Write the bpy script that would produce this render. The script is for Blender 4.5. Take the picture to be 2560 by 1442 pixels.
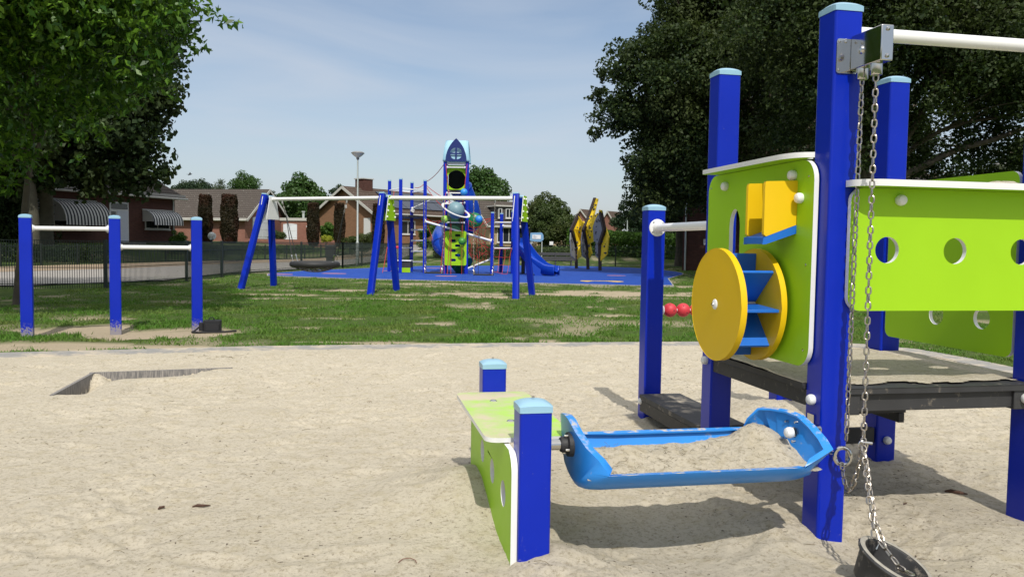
import bpy, math, random
import numpy as np
from mathutils import Vector, Matrix, Euler
from mathutils.geometry import tessellate_polygon

for o in list(bpy.data.objects): bpy.data.objects.remove(o)
sc = bpy.context.scene
C = sc.collection
R = math.radians
rnd = random.Random(7)
rs = np.random.RandomState(11)

# ---------------------------------------------------------------- camera
EYE = 1.35; PITCH = .0559; ROLL = .0148; FPX = 2000.0
cam = bpy.data.cameras.new('camera'); cam.sensor_width = 36; cam.lens = 36*FPX/2560
cam.clip_start = .05; cam.clip_end = 2500
co = bpy.data.objects.new('camera', cam); C.objects.link(co); sc.camera = co
co.matrix_world = Matrix.Translation((0, 0, EYE)) @ Matrix.Rotation(math.pi/2-PITCH, 4, 'X') @ Matrix.Rotation(ROLL, 4, 'Z')

# ---------------------------------------------------------------- light
SUN_EL = 50.0; SDX, SDY = -.15, 1.0            # horizontal travel of the sunlight
hl = math.hypot(SDX, SDY)
ldir = Vector((SDX/hl*math.cos(R(SUN_EL)), SDY/hl*math.cos(R(SUN_EL)), -math.sin(R(SUN_EL))))
sun = bpy.data.lights.new('sun', 'SUN'); sun.energy = 3.9; sun.angle = R(.5); sun.color = (1, .955, .88)
so = bpy.data.objects.new('sun', sun); C.objects.link(so); so.rotation_euler = ldir.to_track_quat('-Z', 'Y').to_euler()
so.location = (0, -20, 40)
w = bpy.data.worlds.new('World'); sc.world = w; w.use_nodes = True
nt = w.node_tree; nt.nodes.clear()
def wn(t, **k):
    n = nt.nodes.new(t)
    for a, b in k.items(): setattr(n, a, b)
    return n
sky = wn('ShaderNodeTexSky', sky_type='NISHITA', sun_disc=False, sun_elevation=R(SUN_EL), sun_rotation=math.atan2(-SDX, -SDY),
         air_density=1.0, dust_density=1.6, ozone_density=1.2, altitude=20)
tc = wn('ShaderNodeTexCoord')
mp = wn('ShaderNodeMapping'); mp.inputs['Scale'].default_value = (1.3, 2.0, 7.5); mp.inputs['Rotation'].default_value = (.1, .25, .3)
n1 = wn('ShaderNodeTexNoise'); n1.inputs['Scale'].default_value = 1.4; n1.inputs['Detail'].default_value = 7; n1.inputs['Roughness'].default_value = .5; n1.inputs['Distortion'].default_value = .7
rp = wn('ShaderNodeValToRGB'); rp.color_ramp.elements[0].position = .35; rp.color_ramp.elements[1].position = .75
rp.color_ramp.elements[0].color = (.16, .16, .16, 1); rp.color_ramp.elements[1].color = (.92, .92, .92, 1)
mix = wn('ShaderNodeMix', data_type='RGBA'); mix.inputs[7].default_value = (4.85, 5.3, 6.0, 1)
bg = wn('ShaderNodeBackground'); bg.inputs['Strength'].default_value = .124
out = wn('ShaderNodeOutputWorld')
L = nt.links.new
L(tc.outputs['Generated'], mp.inputs['Vector']); L(mp.outputs[0], n1.inputs['Vector']); L(n1.outputs['Fac'], rp.inputs['Fac'])
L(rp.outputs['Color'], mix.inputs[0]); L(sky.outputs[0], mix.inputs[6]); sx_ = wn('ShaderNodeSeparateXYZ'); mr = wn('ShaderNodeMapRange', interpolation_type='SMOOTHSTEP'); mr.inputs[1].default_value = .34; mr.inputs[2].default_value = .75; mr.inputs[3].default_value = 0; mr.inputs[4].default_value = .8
mix2 = wn('ShaderNodeMix', data_type='RGBA'); mix2.inputs[7].default_value = (9.0, 9.1, 9.2, 1)            # unseen overhead sky whitened, added to lift the ambient fill in shadows
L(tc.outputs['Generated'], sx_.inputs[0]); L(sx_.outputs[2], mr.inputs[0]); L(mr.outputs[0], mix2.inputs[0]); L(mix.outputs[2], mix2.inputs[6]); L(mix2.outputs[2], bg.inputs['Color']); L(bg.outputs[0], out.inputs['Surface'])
sc.view_settings.view_transform = 'Standard'; sc.view_settings.look = 'None'; sc.view_settings.exposure = 0; sc.view_settings.gamma = 1

# ---------------------------------------------------------------- placing by sight line (turns a direction into a metric point)
def ray(px, py):
    x, y = px-1280, py-721
    xr = x*math.cos(ROLL)+y*math.sin(ROLL); yr = -x*math.sin(ROLL)+y*math.cos(ROLL)
    return Vector((xr/FPX, math.cos(PITCH)-yr/FPX*math.sin(PITCH), -yr/FPX*math.cos(PITCH)-math.sin(PITCH)))
def G(px, py, z=0.0):
    d = ray(px, py); t = (z-EYE)/d.z
    return Vector((0, 0, EYE))+d*t
def A(px, py, Y):
    d = ray(px, py); return Vector((0, 0, EYE))+d*(Y/d.y)

# ---------------------------------------------------------------- numpy noise
_T = rs.rand(256, 256)
def vnoise(x, y):
    xi = np.floor(x).astype(int); yi = np.floor(y).astype(int); fx = x-xi; fy = y-yi
    fx = fx*fx*(3-2*fx); fy = fy*fy*(3-2*fy)
    a = _T[xi & 255, yi & 255]; b = _T[(xi+1) & 255, yi & 255]; c = _T[xi & 255, (yi+1) & 255]; d = _T[(xi+1) & 255, (yi+1) & 255]
    return (a*(1-fx)+b*fx)*(1-fy)+(c*(1-fx)+d*fx)*fy
def fbm(x, y, s, o=4, g=.5):
    v = 0; a = 1; t = 0
    for i in range(o):
        v = v+a*vnoise(x/s+17.3*i, y/s+5.1*i); t += a; a *= g; s /= 2.03
    return v/t
def sstep(a, b, x):
    t = np.clip((x-a)/(b-a), 0, 1); return t*t*(3-2*t)

# ---------------------------------------------------------------- mesh helpers
class MB:
    def __init__(s): s.V = []; s.F = []; s.M = []
    def add(s, vs, fs, mi=0):
        o = len(s.V); s.V += [tuple(v) for v in vs]
        for f in fs: s.F.append([o+i for i in f]); s.M.append(mi)
        return s
    def box(s, c, d, M=None, mi=0):
        x, y, z = d[0]/2, d[1]/2, d[2]/2
        vs = [Vector((sx*x, sy*y, sz*z)) for sx in (-1, 1) for sy in (-1, 1) for sz in (-1, 1)]
        if M is not None: vs = [M @ v for v in vs]
        vs = [v+Vector(c) for v in vs]
        return s.add(vs, [(0, 1, 3, 2), (4, 6, 7, 5), (0, 4, 5, 1), (2, 3, 7, 6), (0, 2, 6, 4), (1, 5, 7, 3)], mi)
    def span(s, a, b, mi=0):
        return s.box([(a[i]+b[i])/2 for i in range(3)], [abs(b[i]-a[i]) for i in range(3)], None, mi)
    def bar(s, a, b, wx, wz, mi=0):                       # rectangular bar from a to b
        a = Vector(a); b = Vector(b); d = b-a; l = d.length; q = d.to_track_quat('Y', 'Z').to_matrix()
        return s.box((a+b)/2, (wx, l, wz), q, mi)
    def prism(s, poly, h0, h1, M=None, holes=(), mf=0, ms=0):   # poly in (a,b); extruded along c; M maps (a,b,c)
        loops = [list(poly)]+[list(h) for h in holes]
        allp = [p for l in loops for p in l]; n = len(allp)
        tr = tessellate_polygon([[Vector((p[0], p[1], 0)) for p in l] for l in loops])
        vs = [Vector((p[0], p[1], h)) for h in (h0, h1) for p in allp]
        if M is not None: vs = [M @ v for v in vs]
        o = len(s.V); s.V += [tuple(v) for v in vs]
        for t in tr:
            s.F.append([o+i for i in t]); s.M.append(mf); s.F.append([o+n+i for i in reversed(t)]); s.M.append(mf)
        k = 0
        for l in loops:
            m = len(l)
            for i in range(m):
                j = (i+1) % m; s.F.append([o+k+i, o+k+j, o+n+k+j, o+n+k+i]); s.M.append(ms)
            k += m
        return s
    def tube(s, pts, r, n=8, caps=True, mi=0, closed=False):
        pts = [Vector(p) for p in pts]; m = len(pts)
        rr = r if isinstance(r, (list, tuple)) else [r]*m
        o = len(s.V); up = None
        for i, p in enumerate(pts):
            if closed: t = pts[(i+1) % m]-pts[i-1]
            else: t = pts[min(i+1, m-1)]-pts[max(i-1, 0)]
            if t.length < 1e-9: t = Vector((0, 0, 1))
            t.normalize()
            if up is None:
                up = t.orthogonal().normalized()
            up = (up-t*up.dot(t))
            if up.length < 1e-6: up = t.orthogonal()
            up.normalize(); sd = t.cross(up)
            for k in range(n):
                a = 2*math.pi*k/n; s.V.append(tuple(p+(up*math.cos(a)+sd*math.sin(a))*rr[i]))
        q = m if closed else m-1
        for i in range(q):
            for k in range(n):
                a = o+i*n+k; b = o+i*n+(k+1) % n; c = o+((i+1) % m)*n+(k+1) % n; d = o+((i+1) % m)*n+k
                s.F.append([a, b, c, d]); s.M.append(mi)
        if caps and not closed:
            s.F.append([o+k for k in reversed(range(n))]); s.M.append(mi); s.F.append([o+(m-1)*n+k for k in range(n)]); s.M.append(mi)
        return s
    def lathe(s, prof, n=24, M=None, mi=0):
        o = len(s.V); m = len(prof)
        for r, z in prof:
            for k in range(n):
                a = 2*math.pi*k/n; v = Vector((r*math.cos(a), r*math.sin(a), z)); s.V.append(tuple(M @ v if M is not None else v))
        for i in range(m-1):
            for k in range(n):
                s.F.append([o+i*n+k, o+i*n+(k+1) % n, o+(i+1)*n+(k+1) % n, o+(i+1)*n+k]); s.M.append(mi)
        return s
    def sphere(s, c, r, n=16, m=10, sc=(1, 1, 1), mi=0):
        M = Matrix.Translation(c) @ Matrix.Diagonal((sc[0], sc[1], sc[2], 1))
        return s.lathe([(r*math.sin(math.pi*i/m)+1e-5, -r*math.cos(math.pi*i/m)) for i in range(m+1)], n, M, mi)
    def each(s, name, mats, parent=None, **k):                         # one object per separate piece
        n = len(s.V); up = list(range(n))
        def find(a):
            while up[a] != a: up[a] = up[up[a]]; a = up[a]
            return a
        for f in s.F:
            for i in f[1:]:
                a, b = find(f[0]), find(i)
                if a != b: up[a] = b
        groups = {}
        for f, m in zip(s.F, s.M): groups.setdefault(find(f[0]), []).append((f, m))
        out = []
        for g in groups.values():
            mb = MB(); idx = {}
            for f, m in g:
                for i in f:
                    if i not in idx: idx[i] = len(mb.V); mb.V.append(s.V[i])
                mb.F.append([idx[i] for i in f]); mb.M.append(m)
            out.append(mb.build(name, mats, parent, **k))
        return out
    def build(s, name, mats, parent=None, smooth=True, bevel=0, angle=32, wnorm=False):
        V = s.V
        if parent is not None and parent.name in FR:
            Mi = FR[parent.name]; V = [tuple(Mi @ Vector(v)) for v in V]
        me = bpy.data.meshes.new(name); me.from_pydata(V, [], s.F); me.update()
        mats = mats if isinstance(mats, (list, tuple)) else [mats]
        for m in mats: me.materials.append(m)
        if len(mats) > 1: me.polygons.foreach_set('material_index', s.M)
        o = bpy.data.objects.new(name, me); C.objects.link(o)
        if parent is not None:
            o.parent = parent
            if parent.name in FR: FR[o.name] = FR[parent.name]
        if smooth:
            me.shade_smooth(); me.set_sharp_from_angle(angle=R(angle))
        if bevel:
            b = o.modifiers.new('bevel', 'BEVEL'); b.width = bevel; b.segments = 2; b.limit_method = 'ANGLE'; b.angle_limit = R(40)
            b.harden_normals = False
        if wnorm: m_ = o.modifiers.new('weighted', 'WEIGHTED_NORMAL'); m_.keep_sharp = True; m_.weight = 80
        return o
FR = {}
def tag(o, label=None, cat=None, group=None, kind=None):
    if label: o['label'] = label
    if cat: o['category'] = cat
    if group: o['group'] = group
    if kind: o['kind'] = kind
    return o
def thing(name, label, cat, loc=(0, 0, 0), rz=0, group=None, world=True):
    """Empty at the base. world=True: children meshes are given in world coordinates; False: in the local frame"""
    o = bpy.data.objects.new(name, None); C.objects.link(o); o.empty_display_size = .2
    o.location = loc; o.rotation_euler = (0, 0, rz)
    if world: FR[o.name] = (Matrix.Translation(loc) @ Matrix.Rotation(rz, 4, 'Z')).inverted()
    return tag(o, label, cat, group)
def copy_tree(o, parent=None):
    c = o.copy(); C.objects.link(c)
    if parent is not None: c.parent = parent
    for ch in list(o.children): copy_tree(ch, c)
    return c
def mesh_np(name, verts, faces, mat, parent=None, smooth=False):
    verts = np.asarray(verts, dtype=np.float32).copy(); faces = np.asarray(faces, dtype=np.int32)
    if parent is not None and parent.name in FR:
        Mi = np.array(FR[parent.name]); verts = verts @ Mi[:3, :3].T+Mi[:3, 3]
    me = bpy.data.meshes.new(name); n, k = faces.shape
    me.vertices.add(len(verts)); me.vertices.foreach_set('co', verts.astype(np.float32).ravel())
    me.loops.add(n*k); me.loops.foreach_set('vertex_index', faces.ravel())
    me.polygons.add(n); me.polygons.foreach_set('loop_start', np.arange(n, dtype=np.int32)*k); me.polygons.foreach_set('loop_total', np.full(n, k, dtype=np.int32))
    me.update(calc_edges=True); me.materials.append(mat)
    if smooth: me.shade_smooth()
    o = bpy.data.objects.new(name, me); C.objects.link(o)
    if parent is not None: o.parent = parent
    return o
def rrect(x0, y0, x1, y1, r, n=5, corners=(1, 1, 1, 1)):        # corners: (x0y0, x1y0, x1y1, x0y1)
    out = []
    for (cx, cy, a0, on, px, py) in ((x0+r, y0+r, 180, corners[0], x0, y0), (x1-r, y0+r, 270, corners[1], x1, y0), (x1-r, y1-r, 0, corners[2], x1, y1), (x0+r, y1-r, 90, corners[3], x0, y1)):
        if not on: out.append((px, py)); continue
        for i in range(n+1):
            a = R(a0+90*i/n); out.append((cx+r*math.cos(a), cy+r*math.sin(a)))
    return out
def circ(x, y, r, n=28): return [(x+r*math.cos(2*math.pi*i/n), y+r*math.sin(2*math.pi*i/n)) for i in range(n)]
MX = Matrix(((0, 0, 1, 0), (1, 0, 0, 0), (0, 1, 0, 0), (0, 0, 0, 1)))    # (a,b,c) -> (c,a,b): panel across x, a=y, b=z
MY = Matrix(((1, 0, 0, 0), (0, 0, 1, 0), (0, 1, 0, 0), (0, 0, 0, 1)))    # (a,b,c) -> (a,c,b): panel across y, a=x, b=z
def frame3(o, a, b):                                                     # plane frame from origin and two directions
    a = Vector(a).normalized(); b = Vector(b); b = (b-a*b.dot(a)).normalized(); c = a.cross(b)
    return Matrix(((a.x, b.x, c.x, o[0]), (a.y, b.y, c.y, o[1]), (a.z, b.z, c.z, o[2]), (0, 0, 0, 1)))

# ---------------------------------------------------------------- materials
class NT:
    def __init__(s, name):
        s.m = bpy.data.materials.new(name); s.m.use_nodes = True; s.t = s.m.node_tree
        s.b = s.t.nodes['Principled BSDF']; s.out = s.t.nodes['Material Output']; s.tc = None
    def n(s, t, ins=None, **k):
        n = s.t.nodes.new(t)
        for a, b in k.items(): setattr(n, a, b)
        for a, b in (ins or {}).items(): s.set(n.inputs[a], b)
        return n
    def set(s, i, v):
        if hasattr(v, 'is_linked') or hasattr(v, 'links'): s.t.links.new(v, i)
        else: i.default_value = v
    def co(s, kind='Object'):
        if s.tc is None: s.tc = s.t.nodes.new('ShaderNodeTexCoord')
        return s.tc.outputs[kind]
    def noise(s, scale, det=4, rough=.55, vec=None, dist=0):
        return s.n('ShaderNodeTexNoise', {'Vector': vec or s.co(), 'Scale': scale, 'Detail': det, 'Roughness': rough, 'Distortion': dist}).outputs['Fac']
    def ramp(s, f, a, b, ca=(0, 0, 0, 1), cb=(1, 1, 1, 1)):
        r = s.n('ShaderNodeValToRGB', {'Fac': f}); e = r.color_ramp.elements
        e[0].position = a; e[1].position = b; e[0].color = ca; e[1].color = cb
        return r.outputs['Color']
    def mix(s, f, a, b, mode='MIX'):
        m = s.n('ShaderNodeMix', data_type='RGBA', blend_type=mode)
        s.set(m.inputs[0], f)
        for i, v in ((6, a), (7, b)):
            s.set(m.inputs[i], (tuple(v)+(1,))[:4] if isinstance(v, (tuple, list)) else v)
        return m.outputs[2]
    def math(s, op, a, b=0.0, c=0.0):
        m = s.n('ShaderNodeMath', operation=op); s.set(m.inputs[0], a); s.set(m.inputs[1], b)
        if op in ('MULTIPLY_ADD',): s.set(m.inputs[2], c)
        return m.outputs[0]
    def bump(s, h, st, d=.01):
        b = s.n('ShaderNodeBump', {'Height': h, 'Strength': st, 'Distance': d}); s.t.links.new(b.outputs[0], s.b.inputs['Normal'])
    def P(s, **k):
        for a, v in k.items():
            key = {'base': 'Base Color', 'rough': 'Roughness', 'metal': 'Metallic', 'spec': 'Specular IOR Level', 'coat': 'Coat Weight', 'trans': 'Transmission Weight', 'ior': 'IOR', 'alpha': 'Alpha', 'sheen': 'Sheen Weight'}[a]
            if a == 'base' and isinstance(v, (tuple, list)): v = (tuple(v)+(1,))[:4]
            s.set(s.b.inputs[key], v)
        return s.m
def plain(name, col, rough=.5, metal=0, var=.12, scale=6, spec=.5, bump=0, bscale=60, dirt=None, dscale=9, dlo=.58, dhi=.72):
    t = NT(name); f = t.noise(scale, 3)
    c2 = tuple(c*(1-var) for c in col); c3 = tuple(min(1, c*(1+var)) for c in col)
    base = t.mix(f, c2, c3)
    rr = t.math('MULTIPLY_ADD', t.noise(scale*4, 3), .16, rough-.08)
    if dirt:
        df = t.ramp(t.noise(dscale, 6, .65), dlo, dhi); base = t.mix(df, base, dirt); rr = t.math('MAXIMUM', rr, t.math('MULTIPLY', df, .9))
    if bump: t.bump(t.noise(bscale, 3), bump, .004)
    return t.P(base=base, rough=rr, metal=metal, spec=spec)
SANDC = (.50, .43, .32)
def post_mat(name, col, low=.25, amt=1.0):
    t = NT(name); z = t.n('ShaderNodeSeparateXYZ', {'Vector': t.co()}).outputs[2]
    n = t.noise(46, 5, .7); g = t.math('MULTIPLY_ADD', z, -1.0/low, 1.0)        # 1 at ground, 0 at low
    f = t.ramp(t.math('ADD', n, t.math('MULTIPLY', t.math('MAXIMUM', g, 0.0), .42*amt)), .68, .84)
    sp = t.ramp(t.noise(110, 2, .5), .765, .80); sp2 = t.math('MULTIPLY', sp, .6)
    ff = t.math('MAXIMUM', f, sp2)
    vari = t.mix(t.noise(3.5, 4), tuple(c*.86 for c in col), tuple(c*1.12 for c in col))
    t.bump(t.noise(260, 2), .12, .002)
    return t.P(base=t.mix(ff, vari, (.24, .22, .24)), rough=t.math('MULTIPLY_ADD', ff, .5, .30), coat=.0, spec=.3)
m_blue = post_mat('blue_paint', (.001, .018, .37), .3, .12); m_bluedirt = post_mat('blue_paint_dirty_foot', (.001, .018, .37))
m_bluef = plain('blue_paint_worn', (.001, .020, .38), .34, var=.1, spec=.3)
m_cap = plain('light_blue_cap', (.26, .44, .56), .38, var=.06)
m_lime = plain('lime_panel', (.30, .55, .010), .45, var=.07, spec=.3, scale=2.5, bump=.05, bscale=300)
m_limesand = plain('lime_panel_sandy', (.34, .62, .03), .5, var=.06, dirt=SANDC, dscale=3.2, dlo=.36, dhi=.60)
m_white = plain('white_plastic', (.72, .72, .70), .35, var=.04)
m_wpipe = plain('white_pipe', (.76, .76, .745), .25, var=.03)
m_yellow = plain('yellow_panel', (.72, .46, .006), .42, var=.06, spec=.3, scale=3, bump=.05, bscale=250)
m_mid = plain('mid_blue_panel', (.01, .13, .52), .4, var=.08)
t = NT('sky_blue_plastic'); nz_ = t.n('ShaderNodeSeparateXYZ', {'Vector': t.n('ShaderNodeNewGeometry').outputs['Normal']}).outputs[2]
upf = t.ramp(nz_, .80, .93); df_ = t.math('MULTIPLY', t.ramp(t.noise(17, 7, .7), .50, .60), upf); df_ = t.math('MAXIMUM', df_, t.math('MULTIPLY', t.ramp(t.noise(9, 5, .7), .64, .72), .7))
m_trough = t.P(base=t.mix(df_, t.mix(t.noise(4, 3), (.020, .20, .62), (.026, .25, .70)), (.50, .44, .34)), rough=t.math('MULTIPLY_ADD', df_, .5, .34), spec=.4)
m_steel = plain('stainless_steel', (.55, .54, .52), .12, metal=1, var=.06)
m_chain = plain('galvanised_chain', (.42, .38, .33), .34, metal=1, var=.3, scale=40)
m_black = plain('black_rubber', (.022, .022, .023), .62, var=.3, bump=.3, bscale=120)
m_dark = plain('dark_deck_board', (.028, .028, .029), .6, var=.35, scale=9, dirt=(.2, .17, .13), dscale=22, dlo=.60, dhi=.74)
m_sandydeck = plain('sandy_deck_board', (.045, .045, .045), .7, var=.3, dirt=(.3, .26, .2), dscale=7, dlo=.52, dhi=.66)
m_red = plain('red_ball_rubber', (.55, .035, .05), .55, var=.12)
m_rope = plain('red_rope', (.42, .04, .035), .8, var=.2)
m_bag = plain('black_fabric', (.012, .012, .014), .8, var=.4, bump=.4)
# ================================================================ ground
EDGE = [(-14, 6.2), (-9, 7.9), (-5.86, 9.11), (-3.2, 10.0), (0, 10.72), (2.36, 11.13), (4.0, 11.33), (4.9, 11.2), (5.45, 10.7), (5.66, 9.9), (5.78, 9.0), (6.05, 6), (6.3, 0), (6.3, -5), (-14, -5)]
FARL = [(-60, 20), (-40, 26), (-21.8, 34), (-18.6, 46.5), (-12.2, 64), (-10.4, 87), (-9, 140), (-260, 140), (-260, 20)]
def sdpoly(x, y, P):
    x = np.asarray(x, float); y = np.asarray(y, float); d = np.full(x.shape, 1e9); ins = np.zeros(x.shape, bool)
    n = len(P)
    for i in range(n):
        ax, ay = P[i]; bx, by = P[(i+1) % n]; ex, ey = bx-ax, by-ay
        t = np.clip(((x-ax)*ex+(y-ay)*ey)/(ex*ex+ey*ey), 0, 1)
        d = np.minimum(d, np.hypot(x-ax-t*ex, y-ay-t*ey))
        c = ((ay > y) != (by > y)) & (x < (bx-ax)*(y-ay)/(by-ay+1e-12)+ax); ins ^= c
    return np.where(ins, d, -d)                                    # positive inside
def terrain(x, y):
    x = np.asarray(x, float); y = np.asarray(y, float)
    return np.maximum(sstep(.3, 9, sdpoly(x, y, FARL))*1.08, sstep(57, 75, y)*1.15)
TZ = lambda x, y: float(terrain(np.array([x]), np.array([y]))[0])
def gridmesh(name, xs, ys, zf, mat, attr=None):
    X, Y = np.meshgrid(xs, ys); Z = zf(X, Y); nx, ny = len(xs), len(ys)
    V = np.stack([X, Y, Z], -1).reshape(-1, 3); i = np.arange(nx*ny).reshape(ny, nx)
    F = np.stack([i[:-1, :-1], i[:-1, 1:], i[1:, 1:], i[1:, :-1]], -1).reshape(-1, 4)
    o = mesh_np(name, V, F, mat, smooth=True)
    if attr:
        for k, f in attr.items():
            a = o.data.attributes.new(k, 'FLOAT', 'POINT'); a.data.foreach_set('value', f(X, Y).astype(np.float32).ravel())
    return o
def axis(segs):
    out = []
    for a, b, s in segs: out += list(np.arange(a, b, s))
    return np.array(out+[segs[-1][1]])

# --- sand
PC = np.array([-4.155, 7.93]); W1 = np.array([1.0, .35])/1.0595; W2 = np.array([.244, -1.11])/1.1365     # corner of the buried edging
TH = .194; MO = (1.458, 3.712); W = .14; U1, V1, V2 = 1.157, 1.185, 2.43       # frame of the near play tower
def tw(u, v): return (MO[0]+u*math.cos(TH)-v*math.sin(TH), MO[1]+u*math.sin(TH)+v*math.cos(TH))
POSTF = [(*tw(.22, -.12), .30, -.075), (*tw(-.16, .18), .28, .06), (*tw(-1.24, -.10), .17, .075), (*tw(-1.55, .75), .42, .10), (*tw(-1.35, 1.2), .4, .05), (*tw(-.65, -.10), .42, -.05), (*tw(.11, 2.5), .35, .02), (*tw(U1+.07, V2), .5, .14), (*tw(U1+.05, .05), .3, -.03), (*tw(.9, -.2), .35, .04), (*tw(-1.6, .8), .35, .05)]      # post feet: filled mounds / hollows (x, y, r, dz)
ft = rs.rand(900, 4)
def sand_z(X, Y):
    z = (fbm(X+3, Y+9, 2.6, 3)-.5)*.08+(fbm(X, Y, .8, 3)-.5)*.048+(fbm(X+40, Y+11, .19, 3)-.5)*.014
    z = z+((fbm(X+7, Y, .075, 2)-.5)*.016+(fbm(X+7, Y+3, .035, 2)-.5)*.012)*(.25+1.5*sstep(.42, .62, fbm(X+70, Y, .8, 3)))
    for a, b, c, d in ft[:260]:                                        # footprints and scuffs
        cx = -5+a*11; cy = 1.5+b*8.5; ang = c*3.14; r1 = .13+.05*d; r2 = .055
        if abs(cx) > 9: continue
        m = (np.abs(X-cx) < .35) & (np.abs(Y-cy) < .35)
        if not m.any(): continue
        dx = X[m]-cx; dy = Y[m]-cy; u = dx*math.cos(ang)+dy*math.sin(ang); v = -dx*math.sin(ang)+dy*math.cos(ang)
        q = (u/r1)**2+(v/r2)**2
        z[m] += -(.006+.014*c)*np.exp(-q)+.006*np.exp(-((np.sqrt(q)-1.5)/.4)**2)
    for x0, y0, r, h in POSTF:
        q = ((X-x0)**2+(Y-y0)**2)/(r*r); z = z+h*np.exp(-q)
    # hollow inside the exposed edging corner
    a = (X-PC[0])*(-W1[1])+(Y-PC[1])*W1[0]        # >0 beyond wall 1
    b = (X-PC[0])*(-W2[1])+(Y-PC[1])*W2[0]        # >0 : right of wall 2
    l1 = (X-PC[0])*W1[0]+(Y-PC[1])*W1[1]; l2 = (X-PC[0])*W2[0]+(Y-PC[1])*W2[1]
    ins1 = (a < .015) & (l1 > -.02) & (l1 < 1.35); ins2 = (b > -.015) & (l2 > -.02) & (l2 < 1.25)
    h1 = np.exp(-(np.minimum(a, 0)/.20)**2)*sstep(0, .22, l1)*(1-sstep(.55, 1.2, l1))*.125*(.6+.8*fbm(X, Y, .10, 3, .6))
    h2 = np.exp(-(np.maximum(b, 0)/.16)**2)*sstep(.02, .3, l2)*(1-sstep(.95, 1.18, l2))*.17*(.55+.9*fbm(X, Y, .10, 3, .6))
    near = ((a > -.5) & (a < .3) & (l1 > -.3) & (l1 < 1.5)) | ((b > -.3) & (b < .5) & (l2 > -.3) & (l2 < 1.4))
    z = np.where(near, z*.35, z)
    z = z-np.where(ins1 & (b > -.02), h1, 0)-np.where(ins2 & (a < .02), h2, 0)
    out1 = (a >= -.01) & (a < .035) & (l1 > -.05) & (l1 < 1.3); out2 = (b <= .01) & (b > -.035) & (l2 > -.05) & (l2 < 1.2)
    z = np.where((out1 | out2), np.minimum(z, -.004), z)
    d = sdpoly(X, Y, EDGE)
    z = z*sstep(.1, 1.0, d)
    return np.where(d < -.05, -.35, z)
t = NT('sand')
o_ = t.co('Object')
big = t.noise(1.3, 5, .6, o_); mid = t.noise(9, 6, .7, o_); fine = t.noise(42, 9, .82, o_); grain = t.noise(420, 3, .8, o_)
base = t.mix(big, (.495, .440, .338), (.610, .545, .430))
base = t.mix(t.math('MULTIPLY', t.ramp(mid, .48, .66), .50), base, (.430, .365, .235))
base = t.mix(t.math('MULTIPLY', t.ramp(fine, .50, .64), .80), base, (.23, .185, .12))
base = t.mix(t.math('MULTIPLY', t.ramp(t.noise(260, 2, .5, o_), .70, .76), .85), base, (.12, .10, .075))
base = t.mix(t.math('MULTIPLY', t.ramp(t.noise(310, 1, .5, t.n('ShaderNodeMapping', {'Vector': o_, 'Location': (5, 3, 1)}).outputs[0]), .72, .78), .8), base, (.82, .78, .68))
hh = t.math('ADD', t.math('MULTIPLY', mid, 1.0), t.math('ADD', t.math('MULTIPLY', fine, .5), t.math('MULTIPLY', grain, .14)))
t.bump(hh, 1.0, .022)
m_sand = t.P(base=base, rough=.95, spec=.15)
xs = axis([(-15, -9, .25), (-9, -5.2, .06), (-5.2, -2.4, .028), (-2.4, 3.0, .014), (3.0, 4.2, .03), (4.2, 7, .08)])
ys = axis([(-5, 1, .25), (1, 2.1, .05), (2.1, 4.6, .014), (4.6, 6.4, .022), (6.4, 8.5, .028), (8.5, 12, .06)])
tag(gridmesh('sand', xs, ys, sand_z, m_sand), kind='structure')

# --- kerb of the sandpit
t = NT('sandpit_kerb')
base = t.mix(t.noise(14, 5), (.20, .195, .185), (.34, .33, .31)); sf = t.ramp(t.noise(2.6, 7, .75), .46, .60)
base = t.mix(t.math('MULTIPLY', sf, .9), base, (.50, .43, .33)); t.bump(t.noise(90, 4), .6, .006)
m_kerb = t.P(base=base, rough=.9, spec=.2)
mb = MB(); pts = EDGE[:13]; P2 = []
for i, p in enumerate(pts[:-1]):
    for k in range(12): P2.append((p[0]+(pts[i+1][0]-p[0])*k/12, p[1]+(pts[i+1][1]-p[1])*k/12))
rows = []
for i, p in enumerate(P2):
    q = P2[min(i+1, len(P2)-1)]; o = P2[max(i-1, 0)]; d = Vector((q[0]-o[0], q[1]-o[1])).normalized(); nn = Vector((d.y, -d.x))
    j = .012*math.sin(i*1.7)
    rows.append([(p[0]-nn.x*.06, p[1]-nn.y*.06, -.03), (p[0]-nn.x*.05, p[1]-nn.y*.05, .014), (p[0]+nn.x*(.3+j), p[1]+nn.y*(.3+j), .012), (p[0]+nn.x*.32, p[1]+nn.y*.32, -.05)])
vs = [v for r_ in rows for v in r_]; fs = []
for i in range(len(rows)-1):
    for k in range(3): fs.append((i*4+k, (i+1)*4+k, (i+1)*4+k+1, i*4+k+1))
mb.add(vs, fs); tag(mb.build('sandpit_kerb', m_kerb), kind='structure')

# --- buried edging exposed in the sand
t = NT('rubber_edging')
wv = t.noise(38, 3, .6, t.n('ShaderNodeMapping', {'Vector': t.co(), 'Scale': (2.5, 2.5, .25)}).outputs[0])
t.bump(wv, .5, .01)
m_edging = t.P(base=t.mix(t.ramp(wv, .4, .66), (.14, .135, .13), (.30, .275, .25)), rough=.9)
e = thing('sunken_edging', 'grey rubber edging corner half buried in the sand at the left', 'edging', (PC[0], PC[1], 0))
for wd, l0, ln, sg in ((W1, -.05, 1.35, 1), (W2, .0, 1.2, -1)):
    mb = MB(); nn = np.array([-wd[1], wd[0]])*sg
    a = PC+wd*l0; b = PC+wd*(l0+ln)
    poly = [tuple(a), tuple(b), tuple(b+nn*.03), tuple(a+nn*.03)]
    mb.prism(poly, -.20, .004 if sg > 0 else .006)
    mb.build('edging_strip', m_edging, e, smooth=False)


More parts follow.
